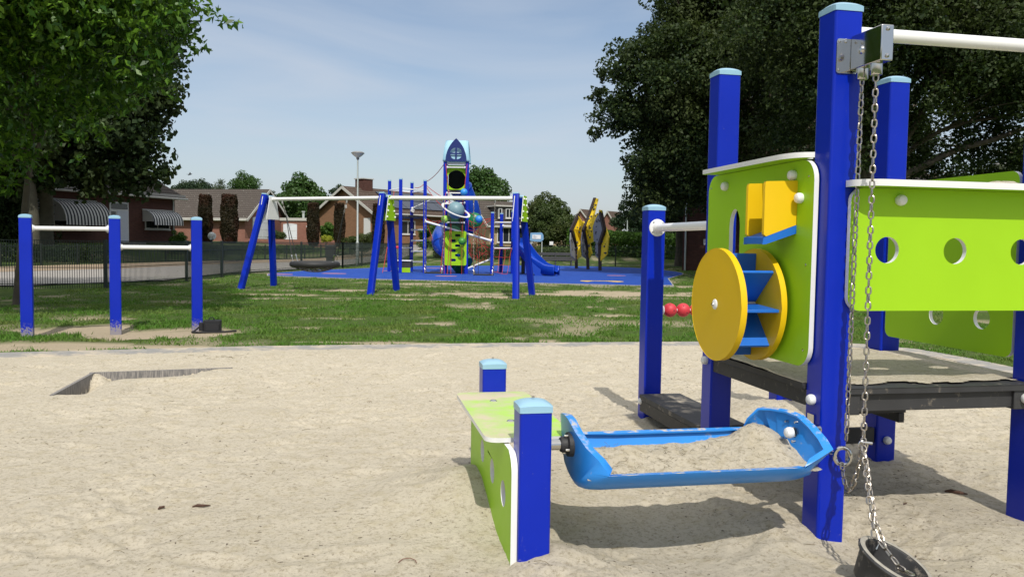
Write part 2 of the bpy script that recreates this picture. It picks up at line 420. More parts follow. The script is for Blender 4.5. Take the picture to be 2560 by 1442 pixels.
# --- turf sheet
RUB = [(-9.1, 29.8), (-5.97, 28.4), (-2.5, 27.7), (4.2, 26.4), (5.4, 26.9), (6.3, 32.4), (7.9, 37.2), (8.3, 39.0), (8.4, 41.0), (8.1, 44.5), (7.0, 47.4), (5.0, 48.8), (0.5, 48.6), (-5, 44.5), (-8.9, 35.5), (-9.6, 31.5)]
BARE = [(215, 826, .80, .62), (395, 834, .95, .66), (110, 863, 1.6, .26), (285, 868, 1.3, .16), (10, 872, 1.2, .22), (240, 798, .8, .2), (700, 737, 1.0, .35), (850, 726, 1.6, .42), (1060, 739, 1.0, .28),
        (1155, 735, 1.2, .42), (1245, 741, 1.0, .32), (960, 748, 1.0, .2), (1400, 737, 1.6, .6), (1500, 730, 1.6, .6), (1590, 737, 1.4, .55), (1110, 711, 1.8, .3), (1730, 733, 1.0, .35), (1700, 716, 1.2, .4),
        (770, 820, .45, .16), (880, 858, .5, .12), (1530, 790, .4, .2), (690, 748, .6, .15), (800, 797, .5, .12), (1000, 858, .5, .1)]
BW = [(G(a, b), c, d) for a, b, c, d in BARE]
def bare(X, Y):
    n = fbm(X, Y, .55, 4, .6); v = np.zeros_like(X)
    for g, a, b in BW:
        q = np.sqrt(((X-g.x)/a)**2+((Y-g.y)/b)**2); v = np.maximum(v, 1-q*.62)
    v = v+(n-.5)*1.3
    n2 = fbm(X+31, Y+7, 1.6, 4, .6)
    return np.clip(np.maximum(sstep(.20, .42, v), sstep(.58, .76, n2)*.6), 0, 1)
def turf_z(X, Y):
    d = sdpoly(X, Y, EDGE)
    z = .012+(fbm(X, Y, 1.1, 3)-.5)*.05*np.clip(-d, 0, 1)*(Y < 60)+terrain(X, Y)-.03*bare(X, Y)*(Y < 40)*np.clip(-d, 0, 1)
    z = np.where(sdpoly(X, Y, RUB) > .2, -.03, z)
    return np.where(d > -.0, -.4, z)
t = NT('turf')
at = t.n('ShaderNodeAttribute', attribute_name='bare').outputs['Fac']
nz = t.noise(.9, 6, .65); nf = t.noise(30, 5, .7)
gr = t.mix(nz, (.045, .095, .016), (.095, .135, .032)); gr = t.mix(t.math('MULTIPLY', nf, .5), gr, (.05, .06, .02))
dirt = t.mix(nf, (.32, .26, .175), (.46, .385, .275))
t.bump(t.math('ADD', nf, t.noise(6, 4)), .8, .03)
m_turf = t.P(base=t.mix(at, gr, dirt), rough=.95, spec=.1)
xs = axis([(-400, -60, 20), (-60, -14, 1.5), (-14, 10, .14), (10, 60, 1.5), (60, 400, 20)])
ys = axis([(-60, 4, 4), (4, 26, .14), (26, 60, .5), (60, 100, 2), (100, 900, 25)])
tag(gridmesh('lawn', xs, ys, turf_z, m_turf, {'bare': bare}), kind='structure')

# --- grass blades
def blade_field():
    pts = []
    for x0, x1, y0, y1, n in ((-9, 6.5, 7.8, 12.5, 125000), (-9.5, 8.5, 12.5, 16.5, 80000), (-11, 10, 16.5, 22, 60000), (-12, 12, 22, 30, 40000), (3.5, 11, 6, 14, 42000), (-15, 14, 30, 50, 34000)):
        pts.append(np.stack([rs.uniform(x0, x1, n), rs.uniform(y0, y1, n)], 1))
    p = np.concatenate(pts); X, Y = p[:, 0], p[:, 1]
    d = sdpoly(X, Y, EDGE); b = bare(X, Y); cl = fbm(X, Y, .35, 3, .6)
    keep = (d < -.03) & (rs.rand(len(p)) < (1-b)**1.6*np.clip(.15+2.2*(cl-.3), 0.05, 1)) & (sdpoly(X, Y, RUB) < 0) & (X > -17)
    p = p[keep]; X, Y = p[:, 0], p[:, 1]; n = len(p); cl = cl[keep]
    h = (.016+.060*np.clip(cl-.30, 0, 1)*1.5)*rs.uniform(.45, 1.5, n); w = (.0035+.0004*Y)*rs.uniform(.7, 1.4, n)
    a = rs.uniform(0, 6.283, n); ln = h*rs.uniform(.2, 1.1, n); z = terrain(X, Y)+(.012+(fbm(X, Y, 1.1, 3)-.5)*.05*np.clip(-sdpoly(X, Y, EDGE), 0, 1))-.004
    la = rs.uniform(0, 6.283, n)
    v0 = np.stack([X-np.cos(a)*w, Y-np.sin(a)*w, z], 1); v1 = np.stack([X+np.cos(a)*w, Y+np.sin(a)*w, z], 1)
    v2 = np.stack([X+np.cos(la)*ln, Y+np.sin(la)*ln, z+h], 1)
    V = np.stack([v0, v1, v2], 1).reshape(-1, 3); return V, np.arange(3*n).reshape(-1, 3)
def leafmat(name, ca, cb, cc, tr=.35, rough=.5, spec=.35, scale=.5, pw=1.0):
    t = NT(name); geo = t.n('ShaderNodeNewGeometry'); ri = t.math('POWER', geo.outputs['Random Per Island'], pw)
    c = t.mix(ri, ca, cb); c = t.mix(t.math('MULTIPLY', t.ramp(t.noise(scale, 3), .45, .65), .75), c, cc)
    t.P(base=c, rough=rough, spec=spec)
    tn = t.n('ShaderNodeBsdfTranslucent'); t.t.links.new(t.mix(.5, c, (.10, .16, .02)), tn.inputs['Color'])
    ms = t.n('ShaderNodeMixShader'); ms.inputs[0].default_value = tr
    t.t.links.new(t.b.outputs[0], ms.inputs[1]); t.t.links.new(tn.outputs[0], ms.inputs[2]); t.t.links.new(ms.outputs[0], t.out.inputs['Surface'])
    return t.m
m_grass = leafmat('grass_blades', (.070, .185, .020), (.13, .255, .035), (.19, .22, .06), .35, .6, .2, .8)
V, F = blade_field()
tag(mesh_np('grass', V, F, m_grass), 'short green grass with worn sandy patches beyond the sandpit', 'grass', kind='stuff')

# --- blue safety surface
t = NT('blue_rubber_surface')
s1 = t.noise(120, 3, .7); s2 = t.ramp(t.noise(3, 3, .6), .3, .8)
t.bump(s1, .6, .01)
m_rub = t.P(base=t.mix(t.math('MULTIPLY', s1, .6), t.mix(s2, (.010, .055, .32), (.022, .095, .46)), (.008, .035, .20)), rough=.85, spec=.25)
mb = MB(); mb.prism(RUB, -.05, .038); rub = tag(mb.build('blue_play_surface', m_rub, smooth=False), kind='structure')
m_edge = plain('concrete_edging', (.30, .29, .27), .9, var=.2)
mb = MB()
for i in range(len(RUB)):
    a = Vector(RUB[i]); b = Vector(RUB[(i+1) % len(RUB)]); d = (b-a).normalized(); n_ = Vector((d.y, -d.x))
    a2 = a-d*.03; b2 = b+d*.03
    mb.prism([tuple(a2+n_*.003), tuple(b2+n_*.003), tuple(b2+n_*.045), tuple(a2+n_*.045)], -.05, .041+.0015*(i % 2))
mb.build('edging', m_edge, rub, smooth=False)
m_ymark = plain('yellow_rubber_marking', (.62, .40, .06), .8, var=.2, scale=30, dirt=(.5, .44, .3)); m_omark = plain('orange_rubber_marking', (.50, .20, .12), .8, var=.25, scale=30)
mb = MB(); g0 = G(1450, 704.5); g1 = G(1558, 706); n = 26
up = []; dn = []
for i in range(n+1):
    f = i/n; x = g0.x+(g1.x-g0.x)*f; y = g0.y+(g1.y-g0.y)*f
    top = .30*math.sin(math.pi*f)**.5+.06*math.sin(9*f+1); bot = (-.02-.62*max(0, math.sin(2*math.pi*(f*1.0)+math.pi/2*0))*(1 if f < .5 else 1))
    lobes = .62*(math.exp(-((f-.12)/.12)**2)+math.exp(-((f-.82)/.15)**2))
    up.append((x, y+top)); dn.append((x, y-lobes+.04*math.sin(f*25)))
mb.prism(dn+up[::-1], .035, .042); mb.build('yellow_marking', m_ymark, rub, smooth=False)
mb = MB()
for px, py, r in ((1115, 692.5, .42), (1540, 691, .40), (835, 686, .5), (700, 688, .5), (975, 679, .35), (1085, 672, .4)):
    g = G(px, py); mb.prism([(g.x+r*math.cos(a*.5236)*(1+.2*math.sin(a*3)), g.y+r*.55*math.sin(a*.5236)) for a in range(12)], .035, .0415)
mb.each('orange_marking', m_omark, rub, smooth=False)

# --- street
t = NT('paving')
br = t.n('ShaderNodeTexBrick', {'Vector': t.co(), 'Color1': (.25, .235, .22, 1), 'Color2': (.33, .31, .29, 1), 'Mortar': (.16, .15, .14, 1), 'Scale': 4.5, 'Mortar Size': .012})
m_pave = t.P(base=t.mix(t.noise(.5, 4), br.outputs[0], (.34, .31, .27)), rough=.9)
t = NT('gravel_verge'); gn = t.noise(45, 5, .8)
m_verge = t.P(base=t.mix(t.ramp(gn, .35, .7), (.20, .14, .085), (.42, .33, .23)), rough=.95)
def ribbon(name, La, Lb, z, mat, seg=8):
    mb = MB(); pa, pb = [], []
    for Lx, pp in ((La, pa), (Lb, pb)):
        for i in range(len(Lx)-1):
            for k in range(seg): pp.append((Lx[i][0]+(Lx[i+1][0]-Lx[i][0])*k/seg, Lx[i][1]+(Lx[i+1][1]-Lx[i][1])*k/seg))
        pp.append(Lx[-1])
    vs = []; n = len(pa); K = 6
    for a, b in zip(pa, pb):
        for k in range(K+1):
            x = a[0]+(b[0]-a[0])*k/K; y = a[1]+(b[1]-a[1])*k/K; vs.append((x, y, TZ(x, y)+z))
    fs = [(i*(K+1)+k, (i+1)*(K+1)+k, (i+1)*(K+1)+k+1, i*(K+1)+k+1) for i in range(n-1) for k in range(K)]
    mb.add(vs, fs); return tag(mb.build(name, mat), kind='structure')
NEARL = [(-60, 11), (-40, 15.5), (-13.2, 21.2), (-10.9, 25.0), (-11.0, 31.5), (-9.2, 40), (-8.4, 58), (-7.6, 72)]
FL = [(-60, 20), (-40, 26), (-21.8, 34), (-20.0, 40), (-18.6, 46.5), (-15.4, 55), (-12.6, 63), (-11.2, 76)]
MIDL = [(a[0]+(b[0]-a[0])*.62, a[1]+(b[1]-a[1])*.62) for a, b in zip(NEARL, FL)]
ribbon('road', NEARL, MIDL, .050, m_pave); ribbon('verge', MIDL, FL, .056, m_verge)
# ================================================================ the sand play tower in the foreground
tower = thing('sand_play_tower', 'big sand play tower with lime panels, yellow wheel and blue tipping trough in the sandpit', 'play tower', (MO[0], MO[1], 0), TH, world=False)
def post(parent, x, y, h, w=W, zb=-.35, mat=None, name='post', cap=True, rot=0, r=.013):
    mb = MB(); M = Matrix.Translation((x+w/2, y+w/2, 0)) @ Matrix.Rotation(rot, 4, 'Z')
    mb.prism(rrect(-w/2, -w/2, w/2, w/2, r, 3), zb, h, M)
    p = mb.build(name, mat or m_blue, parent, wnorm=True, angle=50)
    if cap:
        mb = MB(); n = 10; e = w/2+.003; vs = []; fs = []
        for i in range(n+1):
            for j in range(n+1):
                a = -1+2*i/n; b = -1+2*j/n
                ca = math.copysign(abs(a)**.9, a); cb = math.copysign(abs(b)**.9, b)
                sh = 1.0
                if abs(a) == 1 and abs(b) == 1: sh = .965
                vs.append(M @ Vector((ca*e*sh, cb*e*sh, h+w*.15+w*.19*math.sqrt((1-a*a*.93)*(1-b*b*.93)))))
        fs = [(i*(n+1)+j, (i+1)*(n+1)+j, (i+1)*(n+1)+j+1, i*(n+1)+j+1) for i in range(n) for j in range(n)]
        ring = [i*(n+1) for i in range(n+1)]+[n*(n+1)+j for j in range(1, n+1)]+[i*(n+1)+n for i in range(n-1, -1, -1)]+[j for j in range(n-1, 0, -1)]
        o = len(vs); vs += [(vs[k][0], vs[k][1], h-.001) for k in ring]; m = len(ring)
        fs += [(ring[k], o+k, o+(k+1) % m, ring[(k+1) % m]) for k in range(m)]
        mb.add(vs, fs); mb.build('post_cap', m_cap, p, angle=40)
    return p
pM = post(tower, 0, 0, 2.436); pP2 = post(tower, 0, V1, 2.386); pP3 = post(tower, U1, V1, 2.402); pR = post(tower, U1, 0, 2.43)
pL = post(tower, .04, V2, 1.62); pQ = post(tower, U1, V2, 1.62); pS = post(tower, -1.467, -.122, .643); pS2 = post(tower, -1.418, V1, .623)
mb = MB(); mb.lathe([(0, 0), (.007, 0), (.0075, .002), (0, .002)], 10, Matrix.Translation((-1.397, -.052, .643+.0545)))
mb.build('cap_plug', m_black, pS); mb = MB(); mb.lathe([(0, 0), (.007, 0), (.0075, .002), (0, .002)], 10, Matrix.Translation((-1.348, V1+.07, .623+.0545))); mb.build('cap_plug', m_black, pS2)
def panel(name, poly, c0, c1, Mm, holes=(), mats=None, parent=tower):
    mb = MB(); mb.prism(poly, c0, c1, Mm, holes, 0, 1); return mb.build(name, mats or [m_lime, m_white], parent, bevel=.0015)
# side panel with the arched slot
slot = [(.809, 1.12), (.936, 1.12), (.936, 1.46)]+[(.8725+.0635*math.cos(R(a)), 1.46+.105*math.sin(R(a))) for a in range(15, 180, 15)]+[(.809, 1.46)]
panel('side_panel', rrect(.078, .778, 1.225, 1.772, .10, 7), -.030, -.006, MX, [slot])
panel('front_panel', rrect(.095, 1.062, U1+W+.06, 1.632, .065, 7), -.028, -.004, MY, [circ(.29, 1.346, .062), circ(.653, 1.346, .062), circ(1.022, 1.346, .062)])
panel('rear_side_panel', rrect(.16, .80, V1-.02, 1.76, .05, 5), U1+.012, U1+.034, MX, [circ(.714, .975, .058), circ(.37, .985, .058)])
# ledges
I4 = Matrix.Identity(4)
panel('ledge', [(-.031, .08)]+[(-.045-.085*math.sin(R(a)), .26-.17*math.cos(R(a))) for a in range(0, 91, 10)]+[(-.13, 1.10), (-.12, 1.12), (0, 1.12), (0, .145), (-.031, .145)], 1.775, 1.800, I4)
mb = MB(); mb.prism([(.08, -.0045), (.08, -.03)]+[(.20-.12*math.cos(R(a)), -.04-.10*math.sin(R(a))) for a in range(0, 91, 10)]+[(U1+W+.1, -.14), (U1+W+.1, -.0045)], 1.634, 1.664, I4, (), 0, 1); mb.build('ledge', [m_lime, m_white], tower, bevel=.002)
# low seat counter between the two short posts
mb = MB(); mb.prism(rrect(-1.575, .09, -1.165, 1.18, .06, 6), .468, .489, I4, (), 0, 1); st = mb.build('seat_board', [m_limesand, m_white], tower, bevel=.002)
mb = MB()
for v in (.42, .92): mb.lathe([(0, .007), (.012, .006), (.02, .001), (.021, 0)], 14, Matrix.Translation((-1.40, v, .489)))
mb.each('bolt', m_steel, st)
panel('seat_side_panel', rrect(-.10, -.25, 1.10, .462, .085, 6, (0, 0, 1, 1))[::1], -1.494, -1.470, MX, [circ(.099, .236, .058), circ(.391, .255, .058), circ(.694, .275, .058)])
# decks
mb = MB(); mb.prism([(W+.002, -.012), (U1-.002, -.012), (U1-.002, W+.002), (U1+W+.01, W+.002), (U1+W+.01, V1-.002), (U1-.002, V1-.002), (U1-.002, V1+W+.01), (W+.002, V1+W+.01), (W+.002, V1-.002), (-.012, V1-.002), (-.012, W+.002), (W+.002, W+.002)], .668, .694); dk = mb.build('deck_board', m_dark, tower, bevel=.003)
# round the posts the board is notched: frame beams just under it
for a, b in (((.14, .015, .578), (U1, .055, .666)), ((.14, V1+.07, .578), (U1, V1+.11, .666)), ((.012, .14, .585), (.052, V1, .666)), ((U1+.09, .14, .585), (U1+.13, V1, .666))):
    mb = MB(); mb.span(a, b); mb.build('deck_beam', m_dark, tower, bevel=.003)
mb = MB(); mb.span((.141, -.002, .565), (.20, .058, .667)); mb.span((U1-.11, -.002, .570), (U1-.002, .057, .667)); mb.each('bracket', m_dark, tower, bevel=.004)
mb = MB(); mb.span((-.0, V1+W+.01, .175), (.33, V2-.004, .212)); ld = mb.build('lower_deck', m_sandydeck, tower, bevel=.003)
mb = MB(); mb.span((.004, V1+W+.012, .085), (.05, V2-.005, .174)); mb.span((.27, V1+W+.012, .085), (.32, V2-.005, .174)); mb.each('step_beam', m_dark, ld, bevel=.003)
mb = MB(); mb.span((.78, V1-.28, .36), (U1-.01, V1-.02, .395)); mb.build('step_board', m_dark, tower, bevel=.003); mb = MB(); mb.span((U1-.06, V1-.28, .30), (U1-.02, V1-.03, .359)); mb.build('step_support', m_dark, tower, bevel=.003)
mb = MB(); mb.span((.78, V1+.01, .10), (U1-.01, V1+.05, .20)); mb.build('step_board', m_dark, tower, bevel=.003)
# sand lying on the deck and on the ledge
def sandpatch(name, x0, x1, y0, y1, zf, inside, parent, step=.02):
    xs = np.arange(x0, x1+step, step); ys = np.arange(y0, y1+step, step); X, Y = np.meshgrid(xs, ys); Z = zf(X, Y); K = inside(X, Y)
    V = np.stack([X, Y, Z], -1).reshape(-1, 3); i = np.arange(X.size).reshape(X.shape)
    F = np.stack([i[:-1, :-1], i[:-1, 1:], i[1:, 1:], i[1:, :-1]], -1).reshape(-1, 4); kk = K.ravel()[F].all(1)
    return mesh_np(name, V, F[kk], m_sand, parent, smooth=True)
sd = sandpatch('sand_layer', .0, U1+W, .02, V1+W, lambda X, Y: .6952+.009*sstep(.28, .62, fbm(X, Y, .28, 4, .6))-.012*sstep(.5, .0, np.abs(Y-.02)*14)*0+.0, lambda X, Y: (fbm(X+9, Y+2, .16, 3)*.12+.0 < Y) & ((X > W+.01) & (X < U1-.01) | (Y > W+.01) & (Y < V1-.01)), dk)
# white dome caps over the bolts
def dome(parent, p, n, r=.026, h=.034):
    q = Vector(n).to_track_quat('Z', 'Y').to_matrix().to_4x4(); M = Matrix.Translation(p) @ q
    mb = MB(); mb.lathe([(r*.92, 0), (r, h*.25), (r*.98, h*.55), (r*.80, h*.83), (r*.45, h*.98), (.0001, h)], 20, M); return mb.build('bolt_cap', m_white, parent)
for p, n in (((-.03, .986, 1.70), (-1, 0, 0)), ((-.03, .255, 1.705), (-1, 0, 0)), ((-.03, .185, 1.59), (-1, 0, 0)), ((0, .07, .63), (-1, 0, 0)), ((0, V1+.07, .645), (-1, 0, 0)),
             ((.345, -.028, 1.578), (0, -1, 0)), ((1.08, -.028, 1.59), (0, -1, 0)), ((U1-.05, -.002, .625), (0, -1, 0)), ((U1+.07, V1, .12), (0, -1, 0)), ((.02, V2-.02, .16), (-1, 0, 0)), ((U1+.012, 1.03, 1.69), (-1, 0, 0))):
    dome(tower, p, n)
mb = MB()
for v, z in ((.125, 1.69), (1.19, 1.70), (.125, 1.27), (.125, .86)):
    mb.lathe([(.006, 0), (.006, .002), (.0001, .004)], 8, Matrix.Translation((-.03, v, z)) @ Matrix.Rotation(-math.pi/2, 4, 'Y'))
mb.each('screw', m_steel, tower)
# sand wheel: two yellow discs, blue paddles on a hub
wh = thing('sand_wheel', None, None, (0, 0, 0), 0, world=False); wh.parent = tower
def disc(u0, u1):
    mb = MB(); M = Matrix.Translation((0, .522, 1.05)) @ MX
    mb.prism(circ(0, 0, .292, 64), u0, u1, M); return mb.build('wheel_disc', m_yellow, wh, bevel=.005)
disc(-.302, -.272); disc(-.088, -.060)
wc = (.522, 1.05)
for k in range(8):
    a = R(3+45*k); mb = MB(); ca, sa = math.cos(a), math.sin(a)
    d = Vector((0, ca, sa)); c = Vector((-.18, wc[0]+ca*.15, wc[1]+sa*.15))
    tl = R(0); q = Matrix.Rotation(a, 3, 'X')
    mb.box(c, (.185, .235, .015), q); mb.build('paddle', m_mid, wh, bevel=.002)
mb = MB(); mb.tube([(-.272, *wc), (-.088, *wc)], .028, 18); mb.build('hub', m_white, wh)
mb = MB(); mb.tube([(-.06, *wc), (-.03, *wc)], .04, 18); mb.build('axle_cap', m_white, wh); mb = MB(); mb.lathe([(.0001, .012), (.012, .012), (.026, .004), (.028, 0)], 20, Matrix.Translation((-.302, *wc)) @ Matrix.Rotation(-math.pi/2, 4, 'Y')); h2 = mb.build('axle_cap', m_white, wh)
mb = MB(); mb.lathe([(.0001, .018), (.009, .017), (.011, .010)], 12, Matrix.Translation((-.302, *wc)) @ Matrix.Rotation(-math.pi/2, 4, 'Y')); mb.each('bolt', m_steel, wh)
# chute box: two yellow cheeks and a sloping blue floor
cb = thing('chute_box', None, None, (0, 0, 0), 0, world=False); cb.parent = tower
for v0 in (.392, .222):
    mb = MB(); mb.prism([(-.031, 1.675), (-.195, 1.668), (-.20, 1.655), (-.20, 1.415), (-.19, 1.405), (-.031, 1.462)], v0, v0+.022, Matrix(((1, 0, 0, 0), (0, 0, 1, 0), (0, 1, 0, 0), (0, 0, 0, 1))))
    mb.build('cheek', m_yellow, cb, bevel=.003)
mb = MB(); mb.prism([(-.031, 1.460), (-.205, 1.398), (-.205, 1.366), (-.19, 1.366), (-.031, 1.42)], .222, .414, MY); mb.build('chute_floor', m_mid, cb, bevel=.002)
# pipes
mb = MB(); mb.tube([(.14, .07, 2.355), (U1, .07, 2.355)], .031, 24); mb.build('cross_bar', m_wpipe, tower)
cr = thing('side_bar', None, None, (0, 0, 0), 0, world=False); cr.parent = tower
mb = MB(); mb.tube([(.115, V2-.03, 1.487), (.115, V1+W, 1.487)], .030, 24); mb.build('bar', m_wpipe, cr)
mb = MB(); Mf = Matrix.Translation((.115, V2, 1.487)) @ Matrix.Rotation(math.pi/2, 4, 'X')
mb.lathe([(.0001, .008), (.040, .008), (.062, .006), (.066, 0)], 28, Mf); mb.lathe([(.040, .008), (.036, .05), (.031, .06)], 24, Mf); fl = mb.build('flange', m_white, cr)
mb = MB()
for a in (40, 130, 220, 310): mb.lathe([(.0001, .012), (.006, .011), (.007, .006)], 8, Matrix.Translation((.115+.052*math.cos(R(a)), V2, 1.487+.052*math.sin(R(a)))) @ Matrix.Rotation(math.pi/2, 4, 'X'))
mb.each('screw', m_steel, cr)
bd = thing('bead_rod', None, None, (0, 0, 0), 0, world=False); bd.parent = tower
mb = MB(); mb.tube([(.18, V2+.07, .852), (U1, V2+.07, .852)], .014, 12); mb.build('rod', m_wpipe, bd)
mb = MB(); mb.tube([(.18, V2+.07, .852), (.205, V2+.07, .852)], .035, 16); mb.build('washer', m_white, bd)
for k in range(4):
    mb = MB(); mb.sphere((.262+.109*k, V2+.07, .852), .0545, 24, 16)
    for a in range(0, 360, 60):
        aa = R(a+20*k); cx = .262+.109*k
        mb.lathe([(.0001, .0005), (.006, .0)], 8, Matrix.Translation((cx+.2*.0545*((a/60) % 2*2-1), V2+.07+.053*math.cos(aa), .852+.053*math.sin(aa))) @ Vector((0, math.cos(aa), math.sin(aa))).to_track_quat('Z', 'Y').to_matrix().to_4x4(), 1)
    mb.build('ball', [m_red, m_black], bd)
# tipping trough
TROFF = -1
tr = thing('tipping_trough', None, None, (0, 0, 0), 0, world=False); tr.parent = tower
def lerp(a, b, t): return [a[i]+(b[i]-a[i])*t for i in range(len(a))]
prof = [(-.228, .400), (-.266, .403), (-.249, .374), (-.205, .338), (-.15, .312), (-.09, .296), (-.03, .292), (.03, .300), (.09, .325), (.135, .375), (.158, .43), (.176, .484), (.140, .482)]
def onprof(n): return prof
topL = [(-1.118, -.262, .398), (-1.135, -.262, .43), (-1.165, -.258, .470), (-1.20, -.20, .505), (-1.225, -.12, .553), (-1.240, -.045, .598), (-1.240, .02, .603), (-1.238, .07, .598), (-1.230, .12, .585), (-1.175, .155, .53), (-1.12, .176, .488)]
topR = [(-.236, -.262, .406), (-.17, -.262, .44), (-.10, -.258, .478), (-.095, -.20, .51), (-.10, -.12, .548), (-.115, -.04, .582), (-.14, .02, .592), (-.18, .08, .594), (-.225, .13, .588), (-.265, .155, .535), (-.30, .176, .490)]
topL = [(-1.108, -.228, .397)]+topL+[(-1.108, .140, .484)]; topR = [(-.246, -.228, .403)]+topR+[(-.31, .140, .486)]
def flange_in(T, s_): return [(p[0]+s_*.036*min(1, .0+4.2*math.sin(math.pi*i/(len(T)-1))**1.0), p[1]*(.93 if abs(p[1]) > .1 else 1), p[2]-.003) if 1 < i < len(T)-2 else p for i, p in enumerate(T)]
rows = [flange_in(topL, 1), topL]
for u, s_, lift in ((-1.215, .55, .045), (-1.20, .80, .016), (-1.17, .94, .004), (-1.12, 1, 0), (-.95, 1, 0), (-.7, 1, 0), (-.45, 1, 0), (-.28, 1, 0), (-.215, .95, .004), (-.175, .82, .016), (-.155, .58, .05)):
    row = []
    for i, (v, z) in enumerate(prof):
        t_ = max(0, 1-abs(2*(i-1)/(len(prof)-3)-1))          # 1 at the bottom centre, 0 at the rims
        tt = min(1, t_*1.6)
        if s_ < 1:
            top = topL[i] if u < -.7 else topR[i]
            k = (1-s_); uu = u; vv = v; zz = z+lift
            # close to the rims follow the end wall's top line
            f = max(0, 1-t_*3.2); uu = u*(1-f)+(top[0]*k+(-1.12 if u < -.7 else -.28)*(1-k))*f; vv = v; zz = zz*(1-f)+(top[2]*k+z*(1-k))*f
            row.append((uu, vv, zz))
        else: row.append((u, v, z))
    rows.append(row)
rows.append(topR); rows.append(flange_in(topR, -1))
mb = MB(); n = len(prof); vs = [p for r_ in rows for p in r_]
mb.add(vs, [(i*n+k, i*n+k+1, (i+1)*n+k+1, (i+1)*n+k) for i in range(len(rows)-1) for k in range(n-1)])
sh = mb.build('trough_shell', m_trough, tr, angle=50)
s = sh.modifiers.new('solid', 'SOLIDIFY'); s.thickness = .010; s.offset = TROFF
b = sh.modifiers.new('bevel', 'BEVEL'); b.width = .004; b.segments = 2; b.limit_method = 'ANGLE'; b.angle_limit = R(50)
mb = MB(); mb.tube([(-1.33, -.05, .487), (-1.262, -.05, .487)], .023, 20); mb.build('axle', m_steel, tr)
mb = MB(); Ma = Matrix.Translation((-1.232, -.05, .487)) @ Matrix.Rotation(-math.pi/2, 4, 'Y')
mb.lathe([(.0001, .042), (.030, .042), (.034, .034), (.034, .014), (.052, .010), (.054, -.012)], 28, Ma); bh = mb.build('bearing', m_black, tr)
mb = MB()
for a in (20, 110, 200, 290):
    mb.lathe([(.0001, .020), (.005, .019), (.006, .010), (.006, 0)], 10, Matrix.Translation((-1.240, -.05+.043*math.cos(R(a)), .487+.043*math.sin(R(a)))) @ Matrix.Rotation(-math.pi/2, 4, 'Y'))
mb.each('bolt', m_steel, tr)
dome(tr, (-.165, -.03, .50), (-1, 0, 0), .026, .036)
mb = MB()
for dv, dz in ((-.045, -.03), (.05, -.035), (-.02, .052), (.055, .04)): mb.lathe([(.0001, .024), (.006, .022), (.0065, .006)], 10, Matrix.Translation((-.16+dz*.3, -.03+dv, .50+dz)) @ Matrix.Rotation(-math.pi/2, 4, 'Y'))
mb.each('bolt', m_steel, tr)
mb = MB(); mb.tube([(-.15, -.02, .50), (0, .02, .50)], .022, 16); mb.span((-.007, .05, .47), (0, .105, .56)); mb.build('bearing_plate', m_steel, tr)
# pulley bracket of stainless steel
bk = thing('hoist_bracket', None, None, (0, 0, 0), 0, world=False); bk.parent = tower
mb = MB(); mb.prism(rrect(.008, 2.150, .125, 2.306, .012, 3), -.006, -.001, MY); pl = mb.build('mount_plate', m_steel, bk)
mb = MB(); mb.span((.078, -.225, 2.165), (.137, -.0065, 2.318)); mb.build('bracket_box', m_steel, bk, bevel=.004)
mb = MB()
for u, z in ((.02, 2.165), (.02, 2.293), (.052, 2.293)): mb.lathe([(.0001, .005), (.006, .004), (.007, 0)], 10, Matrix.Translation((u, -.006, z)) @ Matrix.Rotation(math.pi/2, 4, 'X'))
for z in (2.185, 2.30): mb.lathe([(.0001, .009), (.008, .007), (.010, 0)], 12, Matrix.Translation((.108, -.225, z)) @ Matrix.Rotation(math.pi/2, 4, 'X'))
mb.lathe([(.0001, .012), (.016, .009), (.020, 0)], 16, Matrix.Translation((.078, -.085, 2.24)) @ Matrix.Rotation(-math.pi/2, 4, 'Y'))
mb.each('bolt', m_steel, bk)
mb = MB()
for v in (-.055, -.155): mb.lathe([(.0001, -.05), (.024, -.05), (.026, -.045), (.026, 0.01)], 20, Matrix.Translation((.107, v, 2.165)))
mb.each('chain_guide', m_steel, bk)
mb = MB(); mb.tube([(.085+.040*math.cos(R(a))*.8, -.050-.040*math.cos(R(a))*.35, .385+.040*math.sin(R(a))) for a in range(0, 360, 20)], .010, 10, closed=True)
mb.tube([(.06, 0, .39), (.07, -.02, .39)], .014, 12); mb.build('eye_bolt', m_steel, tower)
# chains
def chain(mb, pts, pitch=.033, lw=.029, wr=.0041, ns=12, nr=6, ph=0):
    pts = [Vector(p) for p in pts]; seg = [(pts[i+1]-pts[i]).length for i in range(len(pts)-1)]; Lt = sum(seg); n = max(1, int(Lt/pitch)); base_up = None
    ll = pitch+wr*2.2
    for k in range(n):
        s_ = (k+.5)*Lt/n; i = 0
        while i < len(seg)-1 and s_ > seg[i]: s_ -= seg[i]; i += 1
        t = (pts[i+1]-pts[i]).normalized(); c = pts[i]+t*s_
        up = Vector((1, .35, 0)); up = (up-t*up.dot(t))
        if up.length < .1: up = t.orthogonal()
        up.normalize(); sd_ = t.cross(up)
        a0 = (k % 2)*math.pi/2+ph+.25*math.sin(k*1.7); A_ = up*math.cos(a0)+sd_*math.sin(a0); rr = (lw-2*wr)/2; hh_ = (ll-2*wr)/2-rr
        path = []
        for j in range(ns):
            an = 2*math.pi*j/ns; x = rr*math.cos(an); y = rr*math.sin(an)+(hh_ if math.sin(an) > 0 else -hh_ if math.sin(an) < 0 else 0)
            path.append(c+A_*x+t*y)
        mb.tube(path, wr, nr, closed=True)
hc = thing('hoist_chain', 'galvanised link chains hanging from the steel bracket on the tall post down to the bucket', 'chain', tuple(tw(.107, -.1))+(2.12,), 0)
def TW(u, v, z): x, y = tw(u, v); return (x, y, z)
knot = TW(.075, -.215, .478)
